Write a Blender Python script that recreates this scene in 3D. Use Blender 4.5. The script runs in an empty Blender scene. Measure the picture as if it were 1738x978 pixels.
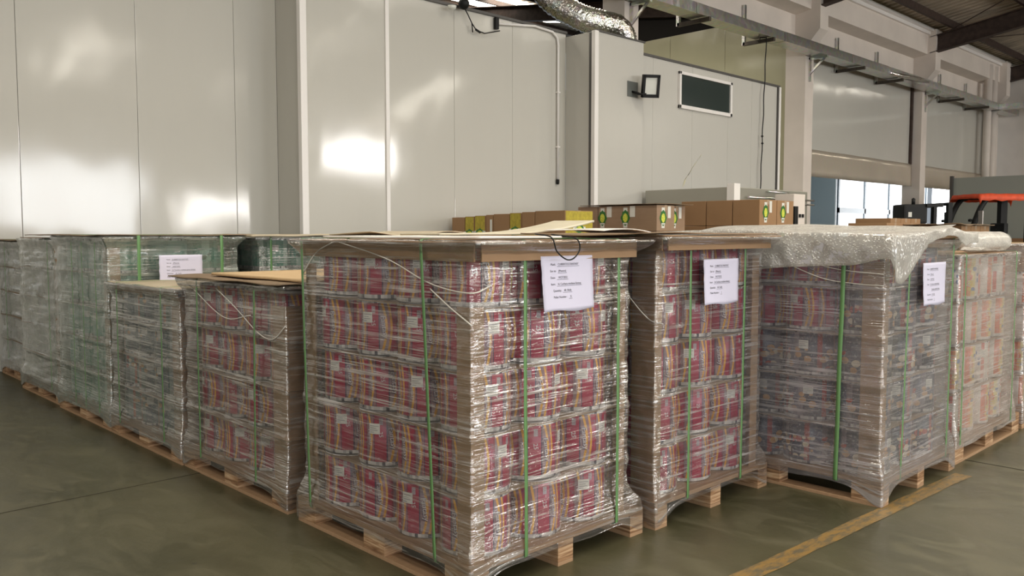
import bpy, bmesh, math, random
from mathutils import Vector, Matrix, noise
sc = bpy.context.scene
C = sc.collection
random.seed(7)
PI = math.pi
# ---------------------------------------------------------------- camera
F_PX, W_PX, H_PX = 1430.0, 1738.0, 978.0
PITCH = math.radians(3.7609); YAW = math.radians(45.942)
cam_d = bpy.data.cameras.new('camera'); cam = bpy.data.objects.new('camera', cam_d); C.objects.link(cam)
cam_d.sensor_width = 36; cam_d.lens = 36 * F_PX / W_PX; cam_d.clip_start = .05; cam_d.clip_end = 300
cam.location = (0, 0, 1.34)
fw = Vector((math.cos(YAW) * math.cos(PITCH), math.sin(YAW) * math.cos(PITCH), -math.sin(PITCH)))
cam.rotation_euler = fw.to_track_quat('-Z', 'Y').to_euler()
sc.camera = cam
# ---------------------------------------------------------------- world, light, exposure
w = bpy.data.worlds.new('world'); sc.world = w; w.use_nodes = True
bg = w.node_tree.nodes['Background']; bg.inputs[0].default_value = (.75, .83, .92, 1); bg.inputs[1].default_value = .35
sc.view_settings.view_transform = 'Standard'; sc.view_settings.look = 'None'
sc.view_settings.exposure = 0.24; sc.view_settings.gamma = 1; sc.view_settings.use_curve_mapping = False
WIN_E, DOOR_E, SKY_E, SIDE_E, BACK_E = 34.0, 8.5, 11.0, 4.2, 1.7
cy = sc.cycles
cy.max_bounces = 10; cy.diffuse_bounces = 5; cy.glossy_bounces = 4; cy.transmission_bounces = 4; cy.transparent_max_bounces = 12
cy.caustics_reflective = False; cy.caustics_refractive = False; cy.sample_clamp_indirect = 6
cy.use_denoising = True; cy.denoiser = 'OPENIMAGEDENOISE'; cy.denoising_input_passes = 'RGB_ALBEDO_NORMAL'

# ---------------------------------------------------------------- node helpers
def srgb(r, g, b):
    f = lambda c: (c / 255 / 12.92) if c / 255 <= .04045 else ((c / 255 + .055) / 1.055) ** 2.4
    return (f(r), f(g), f(b), 1)
class NT:
    def __init__(s, name):
        s.m = bpy.data.materials.new(name); s.m.use_nodes = True; s.t = s.m.node_tree; s.t.nodes.clear()
        s.out = s.t.nodes.new('ShaderNodeOutputMaterial')
    def n(s, typ, **kw):
        nd = s.t.nodes.new(typ)
        for k, v in kw.items(): setattr(nd, k, v)
        return nd
    def put(s, sock, v):
        if hasattr(v, 'links'): s.t.links.new(v, sock)
        elif v is not None:
            if sock.type == 'RGBA' and not hasattr(v, '__len__'): v = (v, v, v, 1)
            sock.default_value = v
    def math(s, op, a, b=None, c=None, clamp=False):
        nd = s.n('ShaderNodeMath', operation=op, use_clamp=clamp)
        s.put(nd.inputs[0], a)
        if b is not None: s.put(nd.inputs[1], b)
        if c is not None: s.put(nd.inputs[2], c)
        return nd.outputs[0]
    def mixc(s, f, a, b, mode='MIX'):
        nd = s.n('ShaderNodeMix', data_type='RGBA', blend_type=mode)
        s.put(nd.inputs[0], f); s.put(nd.inputs[6], a); s.put(nd.inputs[7], b)
        return nd.outputs[2]
    def coord(s, which='Object'):
        return s.n('ShaderNodeTexCoord').outputs[which]
    def mapping(s, vec, scale=(1, 1, 1), rot=(0, 0, 0), loc=(0, 0, 0)):
        nd = s.n('ShaderNodeMapping'); s.put(nd.inputs[0], vec)
        nd.inputs['Scale'].default_value = scale; nd.inputs['Rotation'].default_value = rot; nd.inputs['Location'].default_value = loc
        return nd.outputs[0]
    def noise(s, vec, scale=5, detail=3, rough=.5, dist=0.0):
        nd = s.n('ShaderNodeTexNoise'); s.put(nd.inputs['Vector'], vec)
        nd.inputs['Scale'].default_value = scale; nd.inputs['Detail'].default_value = detail
        nd.inputs['Roughness'].default_value = rough; nd.inputs['Distortion'].default_value = dist
        return nd.outputs[0]
    def voro(s, vec, scale=5, feature='F1', out='Distance'):
        nd = s.n('ShaderNodeTexVoronoi', feature=feature); s.put(nd.inputs['Vector'], vec); nd.inputs['Scale'].default_value = scale
        return nd.outputs[out]
    def rng(s, v, a, b, c=0, d=1):
        nd = s.n('ShaderNodeMapRange'); s.put(nd.inputs[0], v)
        for i, x in enumerate((a, b, c, d)): nd.inputs[i + 1].default_value = x
        return nd.outputs[0]
    def ramp(s, f, stops, interp='LINEAR'):
        nd = s.n('ShaderNodeValToRGB'); nd.color_ramp.interpolation = interp; s.put(nd.inputs[0], f)
        e = nd.color_ramp.elements
        while len(e) < len(stops): e.new(.5)
        for i, (p, c) in enumerate(stops): e[i].position = p; e[i].color = c
        return nd.outputs[0]
    def sep(s, vec):
        nd = s.n('ShaderNodeSeparateXYZ'); s.put(nd.inputs[0], vec); return nd.outputs
    def comb(s, x=0, y=0, z=0):
        nd = s.n('ShaderNodeCombineXYZ'); s.put(nd.inputs[0], x); s.put(nd.inputs[1], y); s.put(nd.inputs[2], z); return nd.outputs[0]
    def bump(s, h, strength=.3, dist=.01):
        nd = s.n('ShaderNodeBump'); s.put(nd.inputs['Height'], h)
        s.put(nd.inputs['Strength'], strength); nd.inputs['Distance'].default_value = dist
        return nd.outputs[0]
    def bsdf(s, col, rough=.5, metal=0, normal=None, spec=.5, **kw):
        nd = s.n('ShaderNodeBsdfPrincipled')
        s.put(nd.inputs['Base Color'], col); s.put(nd.inputs['Roughness'], rough); s.put(nd.inputs['Metallic'], metal)
        nd.inputs['Specular IOR Level'].default_value = spec
        if normal is not None: s.put(nd.inputs['Normal'], normal)
        for k, v in kw.items(): s.put(nd.inputs[k], v)
        return nd.outputs[0]
    def end(s, sh): s.put(s.out.inputs['Surface'], sh); return s.m
def simple(name, col, rough=.5, metal=0, spec=.5, vary=.0, vscale=8, bump=0, bscale=60):
    t = NT(name); c = col; nrm = None
    if vary:
        nz = t.noise(t.coord(), vscale, 4)
        c = t.mixc(t.rng(nz, .3, .7), tuple(x * (1 - vary) for x in col[:3]) + (1,), tuple(min(1, x * (1 + vary)) for x in col[:3]) + (1,))
    if bump: nrm = t.bump(t.noise(t.coord(), bscale, 3), bump, .004)
    return t.end(t.bsdf(c, rough, metal, nrm, spec))
def emis(name, col, e):
    t = NT(name); nd = t.n('ShaderNodeEmission'); nd.inputs[0].default_value = col; nd.inputs[1].default_value = e
    return t.end(nd.outputs[0])
M = {}
# painted sandwich panels: glossy enamel, slightly oil-canned
def mat_panel(name, col, rough=.10, wav=.16):
    t = NT(name); o = t.coord()
    big = t.noise(t.mapping(o, (.6, .6, .35)), 1.4, 2)
    fine = t.noise(o, 9, 3)
    nrm = t.bump(t.math('ADD', big, t.math('MULTIPLY', fine, .008)), wav, .12)
    dirt = t.noise(t.mapping(o, (3, 3, .5)), 2.2, 5, .6)
    c = t.mixc(t.rng(dirt, .45, .8, 0, .05), col, tuple(x * .72 for x in col[:3]) + (1,))
    return t.end(t.bsdf(c, rough, 0, nrm, .5))
M['panel'] = mat_panel('white_panel', (.57, .555, .505, 1))
M['panel_matt'] = mat_panel('white_panel_matt', (.56, .545, .50, 1), .22, .08)
M['panel_green'] = mat_panel('grey_green_panel', (.36, .38, .34, 1), .35, .1)
M['panel_yellow'] = mat_panel('yellowed_panel', (.48, .46, .32, 1), .14, .3)
M['plaster'] = simple('white_plaster', (.74, .665, .60, 1), .8, vary=.06, vscale=1.5, bump=.1)
M['white_trim'] = simple('white_trim', (.86, .83, .80, 1), .35)
M['dark_trim'] = simple('dark_channel', (.10, .095, .09, 1), .5, .3)
M['steel_dark'] = simple('dark_painted_steel', (.055, .035, .028, 1), .6, .2, vary=.3)
M['bracket'] = simple('weathered_steel', (.09, .075, .06, 1), .6, .5, vary=.3)
M['black'] = simple('black_plastic', (.008, .008, .008, 1), .55, 0, .3)
M['void'] = simple('painted_darkness', (.012, .010, .009, 1), .9)  # near-black colour standing in for the unlit depth of the rear bay
M['rubber'] = simple('tyre_rubber', (.02, .02, .02, 1), .8)
def mat_metal(name, col, rough, sc_=(1, 1, 1), wav=.3, scale=6, met=1):
    t = NT(name); o = t.coord(); nz = t.noise(t.mapping(o, sc_), scale, 3)
    sp = t.voro(o, 14, out='Color')
    c = t.mixc(.12 if met == 1 else .02, col, sp)
    return t.end(t.bsdf(c, rough, met, t.bump(nz, wav, .03)))
M['galv'] = mat_metal('galvanised_steel', (.62, .63, .60, 1), .32)
M['stainless'] = mat_metal('stainless_sheet', (.72, .64, .53, 1), .30, (1, 1, .3), .35, 1.6, .55)
M['foil'] = mat_metal('aluminium_foil', (.80, .78, .74, 1), .18, (1, 1, 1), .8, 22)
def mat_floor():
    t = NT('painted_concrete_floor'); o = t.coord()
    a = t.noise(o, .8, 6, .6, .6); b = t.noise(t.mapping(o, (2, .9, 1), (0, 0, .6)), 2.6, 6, .65, 1.2); f = t.noise(o, 22, 5, .7)
    c = t.mixc(t.rng(a, .35, .68), (.056, .053, .027, 1), (.098, .090, .050, 1))
    c = t.mixc(t.rng(b, .48, .66, 0, .7), c, (.125, .115, .070, 1))
    c = t.mixc(t.rng(f, .62, .78, 0, .45), c, (.05, .05, .038, 1))
    v = t.voro(t.mapping(o, (1, 1, 1), (0, 0, .3)), 3.1)
    c = t.mixc(t.rng(v, .02, .05, .7, 0), c, (.03, .03, .022, 1))
    r = t.rng(b, .3, .75, .28, .5)
    return t.end(t.bsdf(c, r, 0, t.bump(t.math('ADD', f, a), .12, .01), .45))
M['floor'] = mat_floor()
def mat_line():
    t = NT('worn_yellow_paint'); o = t.coord()
    a = t.noise(t.mapping(o, (1.0, 3, 1)), 12, 6, .7)
    c = t.mixc(t.rng(a, .44, .60), (.27, .165, .05, 1), (.12, .10, .06, 1))
    return t.end(t.bsdf(c, .45, 0, t.bump(a, .2, .004)))
M['line'] = mat_line()
def mat_wood():
    t = NT('pallet_timber'); o = t.coord(); oi = t.n('ShaderNodeObjectInfo')
    ov = t.n('ShaderNodeVectorMath', operation='ADD'); t.put(ov.inputs[0], o); t.put(ov.inputs[1], t.comb(oi.outputs['Random'], oi.outputs['Random'], oi.outputs['Random']))
    z = t.sep(ov.outputs[0])
    strata = t.noise(t.mapping(ov.outputs[0], (5, 5, 75), (.03, .05, 0)), 1, 3, .6, .4)
    grain = t.noise(t.mapping(ov.outputs[0], (8, 8, 160)), 1, 4, .6)
    c = t.ramp(strata, [(.36, (.15, .075, .036, 1)), (.46, (.33, .19, .10, 1)), (.54, (.52, .34, .20, 1)), (.64, (.62, .45, .29, 1))])
    c = t.mixc(t.rng(grain, .4, .7, 0, .4), c, (.20, .11, .06, 1))
    c = t.mixc(t.rng(oi.outputs['Random'], 0, 1, 0, .3), c, (.42, .25, .13, 1))
    return t.end(t.bsdf(c, .75, 0, t.bump(grain, .3, .003), .25))
M['wood'] = mat_wood()
def mat_board(name, a, b, sc_=(2, 30, 2), rough=.75):
    t = NT(name); o = t.coord()
    n1 = t.noise(t.mapping(o, sc_), 2, 5, .6, .5)
    n2 = t.noise(o, 3, 4)
    c = t.mixc(n1, a, b); c = t.mixc(t.rng(n2, .4, .7, 0, .25), c, tuple(x * .7 for x in a[:3]) + (1,))
    return t.end(t.bsdf(c, rough, 0, t.bump(n1, .15, .003), .25))
M['ply'] = mat_board('plywood_sheet', (.30, .18, .10, 1), (.40, .26, .155, 1))
M['skid'] = mat_board('skid_plank', (.33, .20, .11, 1), (.46, .30, .18, 1))
M['kraft'] = mat_board('kraft_cardboard', (.33, .205, .115, 1), (.39, .25, .15, 1), (3, 3, 3))
M['kraft_light'] = mat_board('pale_cardboard', (.50, .42, .30, 1), (.60, .52, .39, 1), (2, 2, 2))
M['kraft_dark'] = mat_board('interleaf_cardboard', (.20, .14, .09, 1), (.28, .20, .13, 1), (3, 3, 3))
M['pine'] = mat_board('pine_board', (.56, .38, .20, 1), (.68, .50, .30, 1), (2, 40, 2))
M['carton'] = mat_board('brown_carton', (.33, .19, .095, 1), (.37, .22, .115, 1), (2, 2, 2), .6)
M['carton_red'] = mat_board('wrapped_carton', (.30, .19, .12, 1), (.40, .28, .19, 1), (2, 2, 60), .35)
M['foam'] = simple('white_foam_board', (.85, .82, .78, 1), .6)
M['cream'] = simple('cream_foam_sheet', (.66, .60, .46, 1), .6, vary=.06)
M['tape'] = simple('clear_parcel_tape', (.46, .33, .22, 1), .2)
M['paper'] = simple('lilac_white_paper', (.70, .68, .84, 1), .6)
M['sticker'] = simple('white_sticker', (.76, .74, .68, 1), .5)
M['ink'] = simple('black_ink', (.03, .03, .05, 1), .6)
M['ink_grey'] = simple('grey_ink', (.22, .22, .25, 1), .6)
M['yellow'] = simple('yellow_print', (.44, .35, .03, 1), .45, vary=.2, vscale=25)
M['green_p'] = simple('green_print', (.03, .16, .03, 1), .4, vary=.3, vscale=40)
M['yel_fruit'] = simple('yellow_fruit_print', (.62, .66, .08, 1), .4, vary=.4, vscale=60)
M['red_cloth'] = simple('orange_red_canvas', (.80, .10, .035, 1), .6, vary=.15, bump=.4, bscale=12)
M['orange_paint'] = simple('orange_truck_paint', (.55, .12, .02, 1), .35)
M['glass_dark'] = simple('dark_window_glass', (.03, .043, .04, 1), .12, 0, .5)
M['lens'] = simple('floodlight_lens', (.75, .76, .70, 1), .15)
M['roofm'] = simple('weathered_roof_sheet', (.44, .37, .29, 1), .55, .2, vary=.3, vscale=1.2)
M['blue_wall'] = simple('pale_blue_panel', (.46, .54, .58, 1), .35)
M['core'] = simple('cardboard_core', (.30, .2, .12, 1), .8)
M['roll_end'] = simple('wound_film_end', (.45, .42, .42, 1), .35, vary=.2, vscale=30)
M['letter'] = simple('white_lettering', (.70, .66, .68, 1), .4)
M['letter_sh'] = simple('navy_lettering', (.045, .04, .09, 1), .4)
M['win_e'] = emis('daylit_pane', (1, .97, .93, 1), WIN_E)
M['door_e'] = emis('daylit_doorway', (.95, .98, 1, 1), DOOR_E)
M['sky_e'] = emis('translucent_roof_sheet', (1, .93, .80, 1), SKY_E)
M['side_e'] = emis('added_side_pane', (.93, .97, 1, 1), SIDE_E)
M['added_lamp'] = emis('added_lamp_glow', (.93, .98, 1, 1), 45)  # glow of the lamps added in the far room
M['back_e'] = emis('daylit_far_pane', (.93, .98, 1, 1), BACK_E)
def mat_strap():
    t = NT('green_strap'); o = t.coord()
    v = t.voro(t.mapping(o, (300, 300, 300)), 1)
    return t.end(t.bsdf((.135, .285, .105, 1), .38, 0, t.bump(v, .3, .0008), .5))
M['strap'] = mat_strap()
# ---- stretch film
def mat_film(name, tint=(.80, .78, .76, 1), veil=.08, streak=.5, tr=(1, 1, 1, 1), seed=0.0, rot=-.07, gloss=.15, bmp=.6, crum=.6, vmax=.9):
    t = NT(name); uv = t.coord('UV')
    a = t.noise(t.mapping(uv, (1.6, 62, 1), (0, 0, rot), (seed, seed * 1.7, 0)), 1, 2, .55, .12)
    b = t.noise(t.mapping(uv, (2.6, 130, 1), (0, 0, rot * -.5 + .02), (seed * 3, 2, 0)), 1, 2, .6, .15)
    d = t.noise(t.mapping(uv, (2.2, 48, 1), (0, 0, rot - .20), (seed * 5, 5, 0)), 1, 2, .5, .2)
    mask = t.noise(t.mapping(uv, (2.2, 3.6, 1), (0, 0, 0), (seed, 9, 0)), 1, 3, .6)
    mask2 = t.noise(t.mapping(uv, (3.0, 6, 1), (0, 0, 0), (seed * 2, 4, 0)), 1, 3, .6)
    fa = t.rng(a, .555, .61); fb = t.rng(b, .56, .62); fd = t.rng(d, .60, .65)
    m1 = t.rng(mask, .38, .60, .10, 1); m2 = t.rng(mask2, .42, .6)
    st = t.math('ADD', t.math('MULTIPLY', fa, m1), t.math('MULTIPLY', fb, t.math('MULTIPLY', m1, .8)))
    st = t.math('ADD', st, t.math('MULTIPLY', fd, t.math('MULTIPLY', m2, .7)))
    v = t.math('ADD', t.math('MULTIPLY', st, streak), t.rng(mask2, .35, .7, veil * .5, veil * 1.5), clamp=True)
    v = t.math('MINIMUM', v, vmax)
    cr = t.noise(t.mapping(uv, (22, 34, 1), (0, 0, .5), (seed, 0, 0)), 1, 3, .55, .8)
    ca = t.n('ShaderNodeAttribute', attribute_name='crease').outputs['Fac']
    e_ = t.noise(t.mapping(uv, (9, 95, 1), (0, 0, -.1), (seed, 3, 0)), 1, 3, .6, .3)
    h = t.math('ADD', t.math('ADD', t.math('MULTIPLY', a, .9), t.math('MULTIPLY', b, .25)), t.math('MULTIPLY', cr, t.rng(mask2, .42, .62, .05, crum)))
    h = t.math('ADD', h, t.math('MULTIPLY', t.math('ADD', e_, t.math('MULTIPLY', cr, .6)), t.math('MULTIPLY', ca, .42)))
    nrm = t.bump(h, bmp, .012)
    tp = t.n('ShaderNodeBsdfTransparent'); tp.inputs[0].default_value = tr
    df = t.n('ShaderNodeBsdfDiffuse'); df.inputs[0].default_value = tint
    tl = t.n('ShaderNodeBsdfTranslucent'); tl.inputs[0].default_value = tint
    gl = t.n('ShaderNodeBsdfGlossy'); gl.inputs['Color'].default_value = (1, 1, 1, 1); gl.inputs['Roughness'].default_value = .09; t.put(gl.inputs['Normal'], nrm)
    fr = t.n('ShaderNodeFresnel'); fr.inputs[0].default_value = 1.35; t.put(fr.inputs['Normal'], nrm)
    def mx(f, x, y):
        nd = t.n('ShaderNodeMixShader'); t.put(nd.inputs[0], f); t.put(nd.inputs[1], x); t.put(nd.inputs[2], y); return nd.outputs[0]
    g = t.math('MINIMUM', t.math('ADD', fr.outputs[0], t.math('ADD', gloss * .22, t.math('MULTIPLY', t.math('ADD', st, t.math('MULTIPLY', ca, .8)), gloss))), .6)
    return t.end(mx(g, mx(v, tp.outputs[0], mx(.3, df.outputs[0], tl.outputs[0])), gl.outputs[0]))
M['bubble'] = None
def mat_bubble():
    t = NT('bubble_wrap'); uv = t.coord('UV')
    vd = t.voro(t.mapping(uv, (85, 85, 1), (0, 0, .5)), 1)
    dome = t.rng(vd, .1, .5, 1, 0)
    big = t.noise(uv, 9, 3)
    nrm = t.bump(t.math('ADD', dome, t.math('MULTIPLY', big, .8)), .5, .005)
    tp = t.n('ShaderNodeBsdfTransparent'); tp.inputs[0].default_value = (.97, .96, .93, 1)
    df = t.n('ShaderNodeBsdfDiffuse'); df.inputs[0].default_value = (.90, .88, .84, 1); t.put(df.inputs['Normal'], nrm)
    tl = t.n('ShaderNodeBsdfTranslucent'); tl.inputs[0].default_value = (.90, .88, .84, 1)
    gl = t.n('ShaderNodeBsdfGlossy'); gl.inputs['Roughness'].default_value = .12; t.put(gl.inputs['Normal'], nrm)
    m1 = t.n('ShaderNodeMixShader'); m1.inputs[0].default_value = .35; t.put(m1.inputs[1], df.outputs[0]); t.put(m1.inputs[2], tl.outputs[0])
    m2 = t.n('ShaderNodeMixShader'); t.put(m2.inputs[0], t.math('ADD', t.rng(big, .3, .7, .40, .58), t.math('MULTIPLY', dome, .25))); t.put(m2.inputs[1], tp.outputs[0]); t.put(m2.inputs[2], m1.outputs[0])
    m3 = t.n('ShaderNodeMixShader'); m3.inputs[0].default_value = .2; t.put(m3.inputs[1], m2.outputs[0]); t.put(m3.inputs[2], gl.outputs[0])
    return t.end(m3.outputs[0])
M['bubble'] = mat_bubble()
# ---- printed film on the rolls.  UV: u once round, v bottom to top
def roll_end_ticks(t, c, u, v):
    k = t.math('FLOOR', t.math('MULTIPLY', u, 62))
    wn = t.n('ShaderNodeTexWhiteNoise', noise_dimensions='1D'); t.put(wn.inputs['W'], k)
    tick = t.ramp(wn.outputs[0], [(0, (.62, .60, .58, 1)), (.45, (.40, .39, .40, 1)), (.65, (.74, .72, .70, 1)), (.84, (.07, .07, .10, 1))], 'CONSTANT')
    e = t.math('MAXIMUM', t.math('LESS_THAN', v, .075), t.math('GREATER_THAN', v, .945))
    return t.mixc(e, c, tick)
def mat_roll_crimson():
    t = NT('crimson_printed_film'); s = t.sep(t.coord('UV')); u, v = s[0], s[1]
    p = t.math('FRACT', t.math('MULTIPLY', u, 5))
    cr, cd, mv, pk, nv = (.36, .010, .060, 1), (.25, .010, .045, 1), (.24, .14, .165, 1), (.37, .13, .165, 1), (.045, .035, .09, 1)
    c = t.ramp(p, [(0, cr), (.27, nv), (.30, mv), (.50, pk), (.58, cr), (.70, cd), (.74, mv), (.90, pk), (.94, nv), (.96, cr)], 'CONSTANT')
    nz = t.noise(t.comb(t.math('MULTIPLY', u, 40), t.math('MULTIPLY', v, 9)), 1, 4, .7)
    inb = t.math('MULTIPLY', t.math('GREATER_THAN', p, .30), t.math('LESS_THAN', p, .94))
    c = t.mixc(t.math('MULTIPLY', t.rng(nz, .52, .62), t.math('MULTIPLY', inb, .65)), c, (.16, .10, .15, 1))
    # lower lighter text block, barcode patch
    def box(p0, p1, v0, v1):
        a = t.math('MULTIPLY', t.math('GREATER_THAN', p, p0), t.math('LESS_THAN', p, p1))
        b = t.math('MULTIPLY', t.math('GREATER_THAN', v, v0), t.math('LESS_THAN', v, v1))
        return t.math('MULTIPLY', a, b)
    bars = t.math('GREATER_THAN', t.math('FRACT', t.math('MULTIPLY', v, 70)), .5)
    c = t.mixc(box(.09, .19, .76, .89), c, t.mixc(bars, (.62, .55, .58, 1), (.12, .04, .08, 1)))
    c = t.mixc(t.math('MULTIPLY', box(.31, .56, .12, .30), .5), c, (.50, .40, .42, 1))
    sn = t.math('SINE', t.math('MULTIPLY', v, PI))
    for base, amp, wd in ((.34, .13, .030), (.49, .10, .026), (.78, .10, .028)):
        cen = t.math('ADD', base, t.math('MULTIPLY', sn, amp))
        ln = t.math('LESS_THAN', t.math('ABSOLUTE', t.math('SUBTRACT', p, cen)), wd)
        c = t.mixc(ln, c, (.72, .36, .05, 1))
    c = roll_end_ticks(t, c, u, v)
    return t.end(t.bsdf(c, .32, 0, None, .5))
def mat_roll_photo(name, bands, blobs, N=4, blob_col=((.55, .30, .12, 1), (.70, .60, .45, 1), (.40, .05, .03, 1)), dens=.5):
    t = NT(name); s = t.sep(t.coord('UV')); u, v = s[0], s[1]
    p = t.math('FRACT', t.math('MULTIPLY', u, N))
    c = t.ramp(p, bands, 'CONSTANT')
    vec = t.comb(t.math('MULTIPLY', u, N * 5.0), t.math('MULTIPLY', v, 6.5))
    vd = t.voro(vec, 1); vc = t.voro(vec, 1, out='Color')
    cs = t.sep(vc)
    bc = t.ramp(cs[0], [(0, blob_col[0]), (.4, blob_col[1]), (.75, blob_col[2])], 'CONSTANT')
    zone = t.math('MULTIPLY', t.math('MULTIPLY', t.math('GREATER_THAN', v, blobs[2]), t.math('LESS_THAN', v, blobs[3])), t.math('MULTIPLY', t.math('GREATER_THAN', p, blobs[0]), t.math('LESS_THAN', p, blobs[1])))
    bl = t.math('MULTIPLY', t.math('LESS_THAN', vd, dens), t.math('GREATER_THAN', cs[1], .25))
    c = t.mixc(t.math('MULTIPLY', bl, zone), c, bc)
    nz = t.noise(t.comb(t.math('MULTIPLY', u, 60), t.math('MULTIPLY', v, 14)), 1, 4, .75)
    c = t.mixc(t.rng(nz, .54, .62, 0, .55), c, (.48, .46, .46, 1))
    c = roll_end_ticks(t, c, u, v)
    return t.end(t.bsdf(c, .32, 0, None, .5))
M['r_crimson'] = mat_roll_crimson()
M['r_dark'] = mat_roll_photo('dark_food_print_film', [(0, (.045, .055, .085, 1)), (.30, (.30, .03, .025, 1)), (.42, (.09, .10, .15, 1)), (.72, (.20, .17, .20, 1)), (.86, (.05, .05, .07, 1))], (.0, .95, .15, .62))
M['r_citrus'] = mat_roll_photo('orange_and_white_print_film', [(0, (.72, .66, .60, 1)), (.26, (.68, .13, .05, 1)), (.45, (.80, .28, .06, 1)), (.55, (.75, .62, .25, 1)), (.70, (.70, .66, .62, 1)), (.88, (.62, .08, .06, 1))], (.45, .85, .2, .75), 4, ((.06, .16, .38, 1), (.75, .55, .10, 1), (.65, .12, .05, 1)), .45)
M['r_teal'] = mat_roll_photo('teal_and_red_print_film', [(0, (.05, .10, .13, 1)), (.30, (.24, .30, .30, 1)), (.5, (.42, .11, .06, 1)), (.58, (.10, .17, .17, 1)), (.8, (.06, .09, .13, 1))], (.1, .9, .5, .85))
M['r_green'] = mat_roll_photo('green_print_film', [(0, (.08, .30, .22, 1)), (.3, (.30, .50, .42, 1)), (.55, (.05, .20, .15, 1)), (.7, (.20, .42, .33, 1))], (.1, .6, .3, .7), 4, ((.5, .6, .55, 1), (.3, .5, .4, 1), (.05, .15, .1, 1)))
M['r_pale'] = mat_roll_photo('pale_print_film', [(0, (.42, .48, .42, 1)), (.35, (.30, .38, .32, 1)), (.6, (.50, .50, .47, 1))], (.1, .6, .3, .7), 4, ((.5, .5, .5, 1), (.3, .4, .35, 1), (.2, .2, .2, 1)))

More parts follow.
